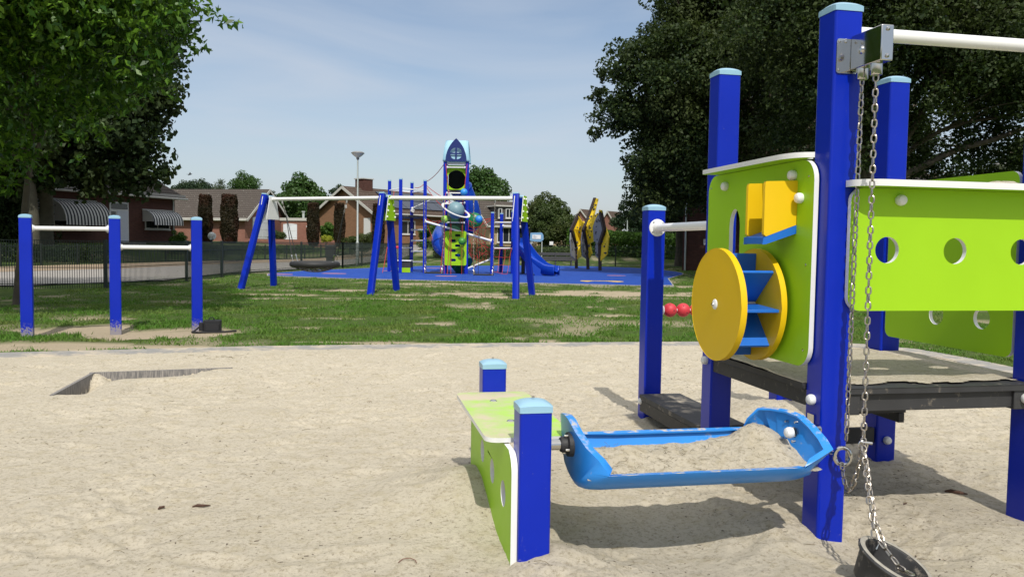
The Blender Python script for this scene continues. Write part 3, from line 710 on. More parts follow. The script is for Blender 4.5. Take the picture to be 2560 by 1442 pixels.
mb = MB(); chain(mb, [TW(.107, -.055, 2.122), TW(.100, -.06, 1.4), TW(.09, -.065, .46)]); mb.build('chain', m_chain, hc)
mb = MB(); chain(mb, [TW(.107, -.155, 2.122), TW(.10, -.17, 1.4), knot], ph=.6); mb.build('chain', m_chain, hc)
mb = MB(); p0 = Vector(TW(.075, -.06, .36)); loop = []
for i in range(9):
    f = i/8; q = p0.lerp(Vector(knot), f); q.z -= .155*math.sin(math.pi*f**.85)+.03*f*(1-f); loop.append(q)
chain(mb, loop); mb.build('chain', m_chain, hc)
bc = Vector((1.56, 3.17, .075))
ka = Vector(knot)
mb = MB(); chain(mb, [ka, (1.535, 3.30, .22), (1.55, 3.225, .12)]); chain(mb, [ka, (1.515, 3.31, .30), (1.515, 3.245, .16)], ph=.5); mb.build('chain', m_chain, hc)
mb = MB(); chain(mb, [(1.53, 3.24, .15), (1.575, 3.14, .075), (1.60, 3.085, .07)], pitch=.034, lw=.026, wr=.0042); mb.build('chain', m_chain, hc)
mb = MB(); mb.tube([ka+Vector((.02*math.cos(R(a)), .004, .02*math.sin(R(a))+.0)) for a in range(0, 360, 30)], .0045, 8, closed=True); mb.tube([ka+Vector((-.01, 0, .015)), ka+Vector((.035, -.01, .012))], .006, 8); mb.build('shackle', m_steel, hc)
bu = thing('sand_bucket', 'black rubber bucket tilted on the sand under the hanging chains', 'bucket', tuple(bc), 0, world=True)
M = Matrix.Translation((1.535, 3.205, -.012)) @ Matrix.Rotation(R(21), 4, 'Y') @ Matrix.Rotation(R(13), 4, 'X') @ Matrix.Scale(1.06, 4)
mb = MB(); mb.lathe([(.0001, -.03), (.085, -.03), (.108, -.015), (.118, .03), (.128, .075), (.130, .088), (.142, .092), (.145, .100), (.141, .108), (.128, .110), (.121, .104), (.117, .09), (.108, .04), (.095, .01), (.06, -.005), (.0001, -.01)], 48, M)
mb.build('bowl', plain('bucket_rubber', (.030, .030, .031), .55, var=.4, bump=.4, bscale=60, dirt=(.30, .26, .21), dscale=16, dlo=.56, dhi=.70), bu)
mb = MB(); mb.lathe([(.1225, .1095), (.128, .1125), (.137, .1120), (.142, .1085)], 48, M); mb.build('sandy_rim', plain('dusty_rubber', (.28, .26, .22), .8, var=.5, scale=30), bu)
mb = MB(); mb.tube([M @ Vector((.02, -.115, .07)), M @ Vector((.02, -.135, .115))], .008, 8); mb.tube([M @ Vector((-.02, .115, .07)), M @ Vector((-.02, .13, .118))], .008, 8); mb.each('lug', m_steel, bu)
# sand heap inside the trough and on the ledge
def tz(X, Y):
    pile = .11*np.exp(-(((X+.26)/.15)**2+((Y-.10)/.15)**2)**.8)+.03*np.exp(-(((X+.95)/.3)**2+((Y-.02)/.1)**2))
    return .394+pile+(fbm(X+5, Y+5, .14, 4, .6)-.5)*.05+(fbm(X, Y, .03, 2)-.5)*.008+(Y+.05)*.12
hp = thing('sand_heap', 'pale sand with dry grass bits filling the sky blue trough', 'sand heap', TW(-.7, -.05, .39), TH, world=False)
def tz2(X, Y): return tz(X-.7, Y-.05)-.39
heap = sandpatch('heaped_sand', -.50, .56, -.182, .195, tz2, lambda X, Y: (X > -10), hp, .012)
mb = MB()
for k in range(90):
    x = rnd.uniform(-.40, .44); y = rnd.uniform(-.13, .15); z = float(tz2(np.array([x]), np.array([y]))[0])+.004; a = rnd.uniform(0, 6.28); l = rnd.uniform(.015, .05)
    p = [Vector((x+math.cos(a)*l*q, y+math.sin(a)*l*q+rnd.uniform(-.006, .006), z+rnd.uniform(0, .010))) for q in (0, .33, .66, 1)]; mb.tube(p, .0008, 3)
tag(mb.build('dry_grass', plain('dry_grass', (.10, .085, .045), .9, var=.5), hp), kind='stuff')
ls = thing('ledge_sand', 'low ridge of sand spilled on top of the lime ledge at the right', 'sand', TW(.95, -.07, 1.664), TH, world=False)
sandpatch('spilled_sand', -.25, .40, -.06, .06, lambda X, Y: np.maximum(-.004, .016*np.exp(-(Y/.04)**2)*sstep(.30, .6, fbm(X, Y, .09, 3, .6))*sstep(-.25, -.1, X)), lambda X, Y: X > -9, ls, .01)
# ================================================================ turning bars
gA = G(68, 842); gB = G(289, 831); gC = G(492, 825)
rowa = math.atan2(gC.y-gA.y, gC.x-gA.x)-.10
tb = thing('turning_bars', 'three blue posts joined by two white turning bars on the grass at the left', 'turning bars', (gB.x, gB.y, 0), 0, world=False)
for i, (g, h) in enumerate(((gA, 1.60), (gB, 1.62), (gC, 1.625))):
    q = g-Vector((gB.x, gB.y, 0)); post(tb, q.x-.07-.0, q.y-.07, h, .148, rot=rowa, mat=m_bluedirt)
def flanged(parent, a, b, r, fr, name='bar'):
    a = Vector(a); b = Vector(b); d = (b-a).normalized(); mb = MB(); mb.tube([a, b], r, 18)
    p = mb.build(name, m_wpipe, parent); mb = MB()
    mb.tube([a, a+d*.012, a+d*.0125, a+d*.03], [fr, fr, r*1.35, r*1.35], 20); mb.tube([b, b-d*.012, b-d*.0125, b-d*.03], [fr, fr, r*1.35, r*1.35], 20)
    mb.each('flange', m_white, p); return p
o_ = Vector((gB.x, gB.y, 0)); dd = Vector((math.cos(rowa), math.sin(rowa), 0))
flanged(tb, gA-o_+dd*.075+Vector((0, 0, 1.462)), Vector((0, 0, 1.472))-dd*.075, .030, .055)
flanged(tb, dd*.075+Vector((0, 0, 1.218)), gC-o_-dd*.075+Vector((0, 0, 1.218)), .030, .055)
# black camera bag
gb = G(530, 829); bag = thing('camera_bag', 'black camera bag lying in the grass beside the third turning bar post', 'bag', (gb.x, gb.y, 0), .3, world=False); bag.scale = (.88, .88, .88)
mb = MB(); mb.prism(rrect(-.13, -.10, .15, .10, .05, 4), .01, .19); mb.build('bag_body', m_bag, bag, bevel=.035)
mb = MB(); mb.prism(rrect(-.10, -.135, .12, -.095, .015, 3), .03, .14); mb.build('pocket', m_bag, bag, bevel=.01)
mb = MB(); mb.prism(rrect(-.20, -.07, -.125, .07, .03, 3), .02, .15); mb.build('side_pocket', m_bag, bag, bevel=.02)
mb = MB(); mb.tube([(-.05, 0, .19), (-.04, 0, .225), (0, .01, .24), (.03, 0, .225), (.04, 0, .19)], .009, 6); mb.build('handle', m_bag, bag)
mb = MB(); mb.tube([(-.2, 0, .08), (-.27, -.05, .02), (-.30, -.12, .012), (-.2, -.2, .012), (.0, -.19, .015), (.15, -.18, .012), (.3, -.10, .012), (.38, -.02, .012)], .016, 6); mb.build('strap', m_bag, bag)

# ================================================================ swing frame
LEG = [((-7.475, 21.95), (-7.02, 23.55), (-6.93, 22.75), 2.62), ((-3.60, 20.26), (-3.15, 21.9), (-3.35, 21.15), 2.60), ((.10, 19.58), (.55, 21.2), (.16, 20.45), 2.60)]
sw = thing('swing_frame', 'long swing frame of three blue A shaped legs under one white beam on the grass', 'swing frame', (-3.4, 21, 0), 0)
BZ = 2.50
apex = [Vector((l[2][0], l[2][1], BZ)) for l in LEG]
bd_ = (apex[2]-apex[0]).normalized()
for i, (f, b_, ap, h) in enumerate(LEG):
    top = Vector((ap[0], ap[1], h)); fz = Vector((f[0], f[1], -.1)); bz = Vector((b_[0], b_[1], -.1)); pr = (bz-fz); pr.z = 0; pr.normalize()
    lf = sw
    for q, s_ in ((fz, -1), (bz, 1)):
        t_ = top+pr*(.055*s_)+(bd_*(-.075 if s_ < 0 else .02)); q2 = q
        d = (t_-q2)
        zax = d.normalized(); xax = (bd_-zax*bd_.dot(zax)).normalized(); yax = zax.cross(xax)
        Mq = Matrix(((xax.x, yax.x, zax.x, q2.x), (xax.y, yax.y, zax.y, q2.y), (xax.z, yax.z, zax.z, q2.z), (0, 0, 0, 1)))
        mb = MB(); mb.prism(rrect(-.075, -.07, .075, .07, .012, 2), 0, d.length if s_ < 0 else d.length-.06, Mq); p_ = mb.build('leg', m_bluef, lf)
        mb = MB(); mb.prism(rrect(-.079, -.074, .079, .074, .012, 2), d.length-.004-(0 if s_ < 0 else .06), d.length+.028-(0 if s_ < 0 else .06), Mq); mb.build('leg_cap', m_cap, p_)
    Mp = frame3(top+bd_*.06-Vector((0, 0, .66)), pr, Vector((0, 0, 1)))
    trap = [(-.31, -.03), (.31, -.03), (.30, .05), (.15, .62), (-.15, .62), (-.30, .05)]
    for sg in (1, -1):
        mb = MB(); c = .035*sg
        off = .07 if sg > 0 else -.10-.06
        mb.prism(trap, off, off+.018, Mp, (), 0, 1)
        pp = mb.build('gusset_plate', [m_wpipe, m_wpipe] if i == 0 else [m_lime, m_white], lf)
        if i > 0 and sg > 0:
            mb = MB()
            for k in range(4):
                for s2 in (-1, 1):
                    zz = .06+.16*k; xx = s2*(.25-.052*k); mb.sphere(Mp @ Vector((xx, zz, off+.02)), .030, 10, 6)
            mb.each('bolt_cap', m_white, pp)
ends = [apex[0]+bd_*(.10), apex[1]-bd_*.09, apex[1]+bd_*.09, apex[2]-bd_*.085]
for i in (0, 2):
    mb = MB(); mb.tube([ends[i], ends[i+1]], .052, 18); mb.build('beam', m_wpipe, sw)
# pair of plank swings
def onbeam(px, i=2):
    a, b = ends[i], ends[i+1]; k = (px-1280)/FPX+.0148*.05
    t_ = (k*a.y-a.x)/((b.x-a.x)-k*(b.y-a.y)); return a+(b-a)*t_
m_seatb = plain('swing_seat_rubber', (.02, .02, .02), .5)
def plank_swing(px0, px1, z, label):
    a = onbeam(px0); b = onbeam(px1); c = (a+b)/2; t_ = thing('plank_swing', label, 'swing', (c.x, c.y, z), 0, 'plank swings hanging from the white beam')
    d = (b-a).normalized(); n_ = Vector((-d.y, d.x, 0))
    mb = MB(); Mx = frame3(Vector((c.x, c.y, z)), d, n_); hw = (b-a).length/2-.02
    mb.prism(rrect(-hw, -.09, hw, .09, .05, 4), -.018, .018, Mx); mb.build('seat', m_seatb, t_, bevel=.006)
    for e_, sgn in ((a, 1), (b, -1)):
        foot = Vector((e_.x, e_.y, z+.22))+d*.02*sgn; mb = MB()
        chain(mb, [e_-Vector((0, 0, .05)), foot], pitch=.045, lw=.036, wr=.0062, ns=8, nr=4)
        for s_ in (-1, 1): chain(mb, [foot, Vector((e_.x, e_.y, z))+d*.04*sgn+n_*.075*s_], pitch=.045, lw=.036, wr=.0062, ns=8, nr=4)
        mb.build('chain', m_chain, t_); mb = MB(); mb.tube([e_-Vector((0, 0, .12)), e_-Vector((0, 0, .04))], .022, 8); mb.tube([foot-Vector((0, 0, .03)), foot+Vector((0, 0, .03))], .016, 6); mb.each('hanger', m_steel, t_)
plank_swing(1058, 1107, .56, 'black plank swing on chains, in front of the rocket tower, the left of the pair')
plank_swing(1180, 1233, .54, 'black plank swing on chains by the red net, the right of the pair')
# basket swing
hL = onbeam(704, 0); hR = onbeam(864, 0); cz = .70; cc = onbeam(785, 0); cc = Vector((cc.x, cc.y, cz))
bs = thing('basket_swing', 'big round black basket swing hanging from the left half of the white beam', 'basket swing', tuple(cc), 0)
mb = MB(); mb.tube([cc+Vector((.60*math.cos(R(a)), .60*math.sin(R(a)), 0)) for a in range(0, 360, 10)], .085, 14, closed=True); mb.build('ring', m_black, bs)
mb = MB()
for k in range(-4, 5):
    for ax in (0, 1):
        pts_ = []
        for j in range(-6, 7):
            u = k*.13; h_ = math.sqrt(max(0, .36-u*u)); v = h_*j/6; z_ = cz-.06-.15*(1-(u*u+v*v)/.36)
            pts_.append(cc*1.0+Vector((u if ax else v, v if ax else u, z_-cz)))
        mb.tube(pts_, .011, 5)
mb.build('net', m_black, bs)
for top, sg in ((hL, -1), (hR, 1)):
    mid_ = top+(cc+Vector((sg*.5, 0, 0))-top)*.0; mid_ = Vector((top.x+sg*-.09, top.y, 2.06)) if sg > 0 else Vector((top.x+.10, top.y, 2.06))
    mb = MB(); mb.tube([top-Vector((0, 0, .12)), top-Vector((0, 0, .03))], .03, 8); mb.build('hanger', m_steel, bs)
    mb = MB(); chain(mb, [top-Vector((0, 0, .08)), mid_], pitch=.06, lw=.05, wr=.009, ns=8, nr=4); mb.build('chain', m_chain, bs)
    for s_ in (-1, 1):
        a = R(90-sg*65) if s_ > 0 else R(-90+sg*65)
        e_ = cc+Vector((.60*math.cos(a), .60*math.sin(a), .06)); u_ = (mid_-e_).normalized()
        mb = MB(); mb.tube([mid_, e_+u_*.22], .012, 6); mb.build('rope', m_black, bs)
        mb = MB(); mb.tube([e_+u_*.22, e_+u_*.16], .022, 8); mb.tube([e_+u_*.16, e_], .010, 6); mb.sphere(e_, .035, 8, 6); mb.build('shackle', m_steel, bs)

# ================================================================ rocket climbing tower
YT = 35.0
rk = thing('rocket_climbing_tower', 'blue and lime space rocket climbing tower with slides, nets and planets on the blue surface', 'climbing tower', (-2.4, YT, .03), 0)
def bpost(px, pyt, Y, pyb=None, w=.145, name='post', h0=-.05, mat=None):
    t_ = A(px, pyt, Y); b_ = Vector((t_.x, t_.y, h0)); mb = MB(); M_ = Matrix.Translation((t_.x, t_.y, 0)) @ Matrix.Rotation(.12, 4, 'Z')
    mb.prism(rrect(-w/2, -w/2, w/2, w/2, .015, 2), h0, t_.z, M_); p = mb.build(name, mat or m_bluef, rk, wnorm=True, angle=50)
    if mat is None:
        mb = MB(); mb.prism(rrect(-w/2-.003, -w/2-.003, w/2+.003, w/2+.003, .02, 2), t_.z-.001, t_.z+.05, M_); mb.build('post_cap', m_cap, p, bevel=.015)
    return t_
def rbar(a, b, r=.03, mat=None, name='rung', fl=True, par=None):
    mb = MB(); a = Vector(a); b = Vector(b); mb.tube([a, b], r, 10)
    if fl:
        d = (b-a).normalized(); mb.tube([a, a+d*.05], r*1.9, 10); mb.tube([b-d*.05, b], r*1.9, 10)
    return mb.build(name, mat or m_wpipe, par or rk)
# main mast: four tall posts
YF, YB = 34.0, 35.0
pl_ = [bpost(1113, 405, YF), bpost(1168.5, 405, YF), bpost(1116, 409, YB), bpost(1165.5, 409, YB)]
xl, xr_ = pl_[0].x, pl_[1].x; ztop = pl_[0].z; xm = (xl+xr_)/2; ym = (YF+YB)/2; hw = (xr_-xl)/2
# rocket nose: cross vault of light blue sheets with dark blue pointed ends
def gothic(hw_, h, n=14):                                             # half outline from (hw_,0) up to (0,h)
    rg = (hw_*hw_+h*h)/(2*hw_); am = math.asin(min(1, h/rg)); return [(rg*math.cos(am*i/n)-(rg-hw_), rg*math.sin(am*i/n)) for i in range(n+1)]
zh = A(1141, 348, YF).z-ztop
go = gothic(hw*.95, zh)
outl = go+[(-x, z) for x, z in reversed(go[:-1])]
for yy, nm in ((YF-.19, 0),):
    wins = []
    for qx in (-1, 1):
        for qz in (-1, 1):
            cx, czz = 0, zh*.34; r_ = .24; g_ = .035
            wins.append([(cx+qx*g_, czz+qz*g_)]+[(cx+qx*(g_+(r_-g_)*math.cos(R(a))), czz+qz*(g_+(r_-g_)*math.sin(R(a)))) for a in range(0, 91, 15)])
    mb = MB(); mb.prism(outl, 0, .03, Matrix.Translation((xm, yy, ztop+.01)) @ MY, wins); mb.build('nose_panel', plain('navy_panel', (.006, .02, .13), .4), rk, smooth=False)
m_nose = plain('light_blue_sheet', (.30, .52, .64), .22, var=.05)
hy = (YB-YF)/2+.10; gy = gothic(hy, zh*.955, 14); full = gy+[(-x, z) for x, z in reversed(gy[:-1])]
mb = MB(); vs = []; 
for (y_, z_) in full:
    f = z_/zh; e_ = (hw+.10)*(1-.16*f); vs += [(xm-e_, ym+y_, ztop+.02+z_), (xm-e_*.62, ym+y_, ztop+.02+z_), (xm+e_*.62, ym+y_, ztop+.02+z_), (xm+e_, ym+y_, ztop+.02+z_)]
for i in range(len(full)-1):
    for k in (0, 1, 2): mb.F.append([i*4+k, i*4+k+1, i*4+5+k, i*4+4+k]); mb.M.append(0)
mb.V = vs; ns = mb.build('nose_sheet', m_nose, rk); s = ns.modifiers.new('solid', 'SOLIDIFY'); s.thickness = .03
def Pz(py, Y=YF): return A(1140, py, Y).z
def tpanel(name, x0, x1, z0, z1, y, holes=(), mats=None, r=.08):
    mb = MB(); mb.prism(rrect(x0, z0, x1, z1, r, 4), 0, .03, Matrix.Translation((0, y, 0)) @ MY, holes, 0, 1); return mb.build(name, mats or [m_lime, m_white], rk, smooth=False)
ins = hw-.075
tpanel('fascia_panel', xm-ins, xm+ins, Pz(412), Pz(406), YF-.02, mats=[m_wpipe, m_wpipe], r=.01)
tpanel('hole_panel', xm-ins, xm+ins, Pz(474), Pz(413), YF+.12, [circ(xm, Pz(449), .40, 30)], r=.05)
tpanel('hole_panel', xm-ins, xm+ins, Pz(474), Pz(413), YB-.12, [], r=.05, mats=[plain('shade_black_panel', (.004, .006, .008), .9)]*2)  # blackened back sheet: the shade inside the hole is put into its colour
for sx in (-1, 1):
    mb = MB(); mb.prism(rrect(YF+.08, Pz(474), YB-.08, Pz(413), .03, 3), 0, .03, Matrix.Translation((xm+sx*(hw-.02), 0, 0)) @ MX); mb.build('side_wall', m_lime, rk, smooth=False)
for py in (419, 483, 507.5, 556.5): rbar((xl+.07, YF-.03, Pz(py)), (xr_-.07, YF-.03, Pz(py)), .028)
mb = MB()
for z_ in (Pz(478), Pz(575)-.0): mb.span((xl, YF, z_-.05), (xr_, YB, z_))
mb.each('platform', m_dark, rk)
slots = []
for i, (px, py) in enumerate(((1144.5, 588.5), (1133, 601.5), (1144.5, 614), (1133, 626), (1144.5, 638), (1133, 650))):
    q = A(px, py, YF-.10); slots.append(rrect(q.x-.115, q.z-.055, q.x+.115, q.z+.055, .05, 3))
tpanel('climbing_panel', A(1112, 600, YF).x, A(1167, 600, YF).x, Pz(663), Pz(578), YF-.14, slots, r=.07)
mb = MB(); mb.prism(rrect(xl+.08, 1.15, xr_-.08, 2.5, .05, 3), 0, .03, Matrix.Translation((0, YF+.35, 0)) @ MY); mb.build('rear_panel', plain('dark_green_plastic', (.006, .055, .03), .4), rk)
# spiral tube
m_tb = plain('blue_tube', (.01, .06, .42), .28); m_tg = plain('green_tube', (.01, .17, .06), .3)
hx = [A(px, py, Y_) for px, py, Y_ in ((1141, 450, YF+.45), (1152, 470, 34.9), (1172, 520, 35.3), (1176, 548, 35.6), (1160, 566, 36.1), (1130, 575, 36.3), (1110, 586, 35.8), (1106, 606, 34.9), (1122, 622, 34.5), (1140, 640, 34.7), (1150, 652, 34.9), (1160, 664, 34.8))]
def smooth(pts, k=5):
    out = []
    for i in range(len(pts)-1):
        p0 = pts[max(i-1, 0)]; p1 = pts[i]; p2 = pts[i+1]; p3 = pts[min(i+2, len(pts)-1)]
        for j in range(k):
            t_ = j/k; out.append(.5*((2*p1)+(p2-p0)*t_+(2*p0-5*p1+4*p2-p3)*t_*t_+(3*p1-p0-3*p2+p3)*t_**3))
    return out+[pts[-1]]
hs = smooth([Vector(h) for h in hx], 5); 
segs = [(5, 18, m_tb), (18, 29, m_tg), (29, 44, m_tb), (44, len(hs), m_tg)]
for a_, b_, mt in segs:
    pp = hs[a_:b_+1]; mb = MB(); mb.tube(pp, [.47]*len(pp), 22); mb.tube([pp[0], pp[0]+(pp[1]-pp[0]).normalized()*.06], .50, 22); mb.build('tube_slide_section', mt, rk)
gq = A(1186, 552, 34.95); mb = MB(); mb.sphere(gq, .36, 20, 12, (1, .6, 1)); mb.build('tube_window', m_tg, rk)
# planets
sp_ = A(1139.7, 526, 33.2); mb = MB(); mb.sphere(sp_, .36, 28, 18); pn = mb.build('ringed_planet', plain('grey_blue_planet', (.16, .27, .31), .45), rk)
Mr = Matrix.Translation(sp_) @ Matrix.Rotation(R(24), 4, 'Y') @ Matrix.Rotation(R(17), 4, 'X')
mb = MB(); ou = circ(0, 0, .64, 40); inn = circ(0, 0, .54, 40); mb.prism(ou, -.012, .012, Mr, [inn[::-1]]); mb.build('planet_ring', m_white, pn, smooth=False)
for px, py, rr, col in ((1160, 481, .155, (.03, .25, .66)), (1197.5, 548, .155, (.03, .22, .66)), (1112, 548, .16, (.32, .58, .07)), (1155, 603, .16, (.05, .24, .03))):
    q = A(px, py, 33.4); mb = MB(); mb.sphere(q, rr, 20, 12); pb = mb.build('planet_ball', plain('planet_paint', col, .4), rk)
    mb = MB(); mb.tube([q+Vector((0, 0, rr)), (q.x, q.y+.3, Pz(484))], .012, 5); mb.tube([q-Vector((0, 0, rr)), (q.x, q.y, .05)], .010, 5); mb.build('planet_rope', m_rope if col[0] > .04 else m_black, pb)
# ropes from the mast
def rope(pts, r=.014, name='rope', mat=None, sag=0):
    P_ = []
    for i in range(len(pts)-1):
        a = Vector(pts[i]); b = Vector(pts[i+1])
        for k in range(8):
            q = a.lerp(b, k/8); q.z -= sag*4*(k/8)*(1-k/8); P_.append(q)
    P_.append(Vector(pts[-1])); mb = MB(); mb.tube(P_, r, 5); return mb.build(name, mat or m_rope, rk)
B = lambda px, py, Y: A(px, py, Y)
for pts, sg in (([B(1109, 412, 34), B(1064, 455, 35.5), B(1037, 469, 35)], .1), ([B(1065, 463, 35.5), B(1120, 500, 34.3), B(1172, 525, 34)], .05), ([B(1065, 466, 35.5), B(1110, 518, 34), B(1175, 532, 33.8), B(1228, 548, 35)], .1),
                ([B(1114, 410, 33.9), B(1122, 480, 33.7), B(1126, 560, 33.5), B(1118, 688, 33.3)], 0), ([B(1168, 410, 33.9), B(1160, 480, 33.7), B(1150, 560, 33.5)], 0), ([B(1064, 545, 35.4), B(1098, 552, 35), B(1115, 540, 34.6)], .1),
                ([B(1128, 560, 33.4), B(1127, 688, 33.3)], 0), ([B(1228, 548, 36), B(1205, 560, 35), B(1175, 552, 34.5)], .05), ([B(1050, 545, 35.5), B(1100, 556, 35.2)], .15), ([B(985, 478, 35), B(982, 520, 34.6), B(980, 560, 34.4)], 0),
                ([B(1167, 560, 33.9), B(1228, 605, 35.5)], 0), ([B(1100, 690, 33.4), B(1109, 600, 33.6), B(1112, 540, 33.8)], 0), ([B(968, 618, 34.5), B(960, 665, 34), B(954, 690, 33.8)], 0)):
    rope(pts, sag=sg)
# left group of posts with ring of bars, deck and ladder
LP = {974: (453, 35.5), 1002: (449, 34.2), 1030: (458, 36.0), 1063: (453, 34.3)}
lp = {k: bpost(k, v[0], v[1]) for k, v in LP.items()}
bars = [(1063, 476, 34.3), (1030, 474, 34.9), (1002, 472, 34.8), (974, 476, 35.4)]
rope([B(*q) for q in bars], .028, 'ring_bar', m_wpipe, sag=-.01); bars = [(1063, 477, 34.3), (1030, 481, 36.0), (1000, 478, 36.2), (974, 476, 35.4)]; rope([B(*q) for q in bars], .028, 'ring_bar', m_wpipe)
dz = B(1020, 540, 35).z; hexp = [(B(px, 540, Y_).x, Y_) for px, Y_ in ((974, 35.4), (990, 34.3), (1022, 34.1), (1064, 35.1), (1062, 36.2), (1030, 36.8), (990, 36.6))]
mb = MB(); mb.prism(hexp, dz-.07, dz+.02); mb.build('hexagonal_deck', m_dark, rk)
for py in (574.5, 601.5, 628, 654.5): rbar(B(1030, py, 35.85), B(1063, py, 34.3), .03)
rbar(B(1030, 521, 35.9), B(1095, 492, 35), .028); rbar(B(1030, 527, 35.9), B(1033, 527, 35.8), .04)
rbar(B(985, 619, 35), B(1029, 619.5, 35.6), .02); mb = MB()
for px in (988, 993): mb.sphere(B(px, 618.5, 35), .07, 12, 8)
mb.each('bead', m_red, rk)
tpa = B(991, 652, 34.8); tpb = B(1029, 652, 34.8)
mb = MB(); mb.span((tpa.x, 34.4, tpa.z-.28), (tpb.x, 35.2, tpa.z)); mb.build('counter_box', m_dark, rk)
mb = MB(); mb.span((tpa.x-.03, 34.35, tpa.z), (tpb.x+.03, 35.25, tpa.z+.04)); mb.build('counter_top', m_wpipe, rk)
mb = MB(); mb.span((tpa.x, 34.37, .05), (tpb.x, 34.395, tpa.z-.28)); mb.build('counter_front', m_lime, rk)
# long sloping beam and lower beam
rbar(B(1061, 553, 33.9), B(1229, 602, 33.95), .045, name='sloping_beam'); rbar(B(1163, 673, 34), B(1226, 648, 35), .035, name='lower_beam')
# right group
for px, pyt, Y_ in ((1231.5, 533, 34.2), (1254, 535.5, 36.6), (1311, 535.5, 36.0), (1283, 530, 35.0)): bpost(px, pyt, Y_)
bpost(1308, 645, 35.2, name='slide_leg', mat=m_dark)
rbar(B(1234, 556, 35.3), B(1284, 556.5, 35), .03); rbar(B(1257, 564.5, 36.4), B(1310, 566, 36), .03); rbar(B(1234, 620.5, 35.2), B(1284, 621, 34.9), .035)
dk2 = B(1258, 616, 35.6).z; mb = MB(); mb.prism([(B(1232, 616, 35.4).x, 35.2), (B(1284, 616, 35).x, 34.9), (B(1311, 616, 36).x, 36), (B(1254, 616, 36.6).x, 36.6)], dk2-.06, dk2); mb.build('slide_deck', m_dark, rk)
# net on the right, and net below the deck
def net(c, nu, nv, jit=0, r=.011, name='climbing_net'):
    mb = MB(); P00, P10, P11, P01 = [Vector(p) for p in c]
    q = lambda u, v: P00*(1-u)*(1-v)+P10*u*(1-v)+P11*u*v+P01*(1-u)*v
    g = [[q(i/nu, j/nv)+Vector((rnd.uniform(-jit, jit), rnd.uniform(-jit, jit), rnd.uniform(-jit, jit))) for j in range(nv+1)] for i in range(nu+1)]
    for i in range(nu+1):
        for j in range(nv+1):
            if i < nu: mb.tube([g[i][j], g[i+1][j]], r, 4)
            if j < nv: mb.tube([g[i][j], g[i][j+1]], r, 4)
    return mb.build(name, m_rope, rk)
net([B(1176, 552, 34.4), B(1200, 575, 34.9), B(1228, 655, 35.4), B(1172, 640, 34)], 4, 4, .12)
net([B(1170, 590, 34), B(1222, 612, 35.2), B(1218, 640, 35.2), B(1185, 668, 34.2)], 4, 3, .15)
net([B(1236, 622, 35.1), B(1278, 622, 34.8), B(1269, 686, 34.2), B(1230, 680, 34.3)], 3, 3, .03)
net([B(1205, 556, 34.8), B(1232, 545, 35.4), B(1230, 600, 35.4), B(1192, 590, 34.8)], 2, 2, .06)
rope([B(1068, 560, 34), B(1082, 600, 34)], .01)
# blue slide
cl = [B(1290, 610, 35.0), B(1300, 613, 34.8), B(1312, 628, 34.4), B(1328, 648, 34.1), B(1344, 663, 33.8), B(1362, 675, 33.6), B(1380, 680, 33.4), B(1392, 681, 33.3)]
cs = smooth(cl, 4); mb = MB(); vs = []; K = 7
for i, p in enumerate(cs):
    t_ = (cs[min(i+1, len(cs)-1)]-cs[max(i-1, 0)]).normalized(); sd_ = Vector((-t_.y, t_.x, 0)).normalized(); up_ = t_.cross(sd_)*-1
    if up_.z < 0: up_ = -up_
    for (a_, h_) in ((-.30, -.12), (-.29, .24), (-.25, .26), (-.22, .06), (0, .0), (.22, .06), (.25, .26), (.29, .24), (.30, -.12)): vs.append(p+sd_*a_+up_*h_)
n = 9; mb.add(vs, [(i*n+k, i*n+k+1, (i+1)*n+k+1, (i+1)*n+k) for i in range(len(cs)-1) for k in range(n-1)])
sl = mb.build('slide', plain('blue_slide_plastic', (.006, .05, .40), .25), rk, angle=45); s = sl.modifiers.new('solid', 'SOLIDIFY'); s.thickness = .02
lowp = cs[5:]; mb = MB(); side = [(q.x, q.z-.10) for q in lowp]; mb.prism([(side[-1][0]+.02, .0), (side[-1][0]+.02, side[-1][1])]+side[::-1]+[(side[0][0]+.25, side[0][1]-.45), (lowp[-1].x-.9, .0)], -.28, .28, Matrix.Translation((0, 33.62, .03)) @ MY); mb.build('slide_skirt', plain('blue_slide_skirt', (.004, .045, .36), .35), rk, smooth=False)

# ================================================================ yellow and grey climbing crystals
YK = 42.0
ck = thing('climbing_crystals', 'yellow and grey faceted climbing wall on three dark posts at the blue surface edge', 'climbing wall', tuple(A(1470, 676, 43))[:2]+(.03,), 0)
m_ky = plain('yellow_climbing_panel', (.84, .58, .015), .5, var=.06); m_kg = plain('grey_climbing_panel', (.22, .23, .24), .6, var=.12); m_kd = plain('dark_post', (.035, .022, .018), .6, var=.3)
m_hold = plain('climbing_hold', (.05, .05, .06), .5)
for pts in ([(1441, 673, 44.2), (1440, 620, 44.2), (1428, 575, 43.6), (1446, 537, 43.8)], [(1470, 675, 43.0), (1469, 625, 43), (1459, 575, 42.4), (1470, 550, 42.6), (1488, 497, 42.9)], [(1500, 679, 41.2), (1499, 612, 41.2), (1511, 575, 40.8), (1502, 532, 41.2)]):
    P_ = [B(*p) for p in pts]; P_[0].z = .0; mb = MB()
    for i in range(len(P_)-1): mb.bar(P_[i]-(P_[i+1]-P_[i]).normalized()*.03, P_[i+1]+(P_[i+1]-P_[i]).normalized()*.03, .17, .16)
    mb.build('bent_post', m_kd, ck, smooth=False)
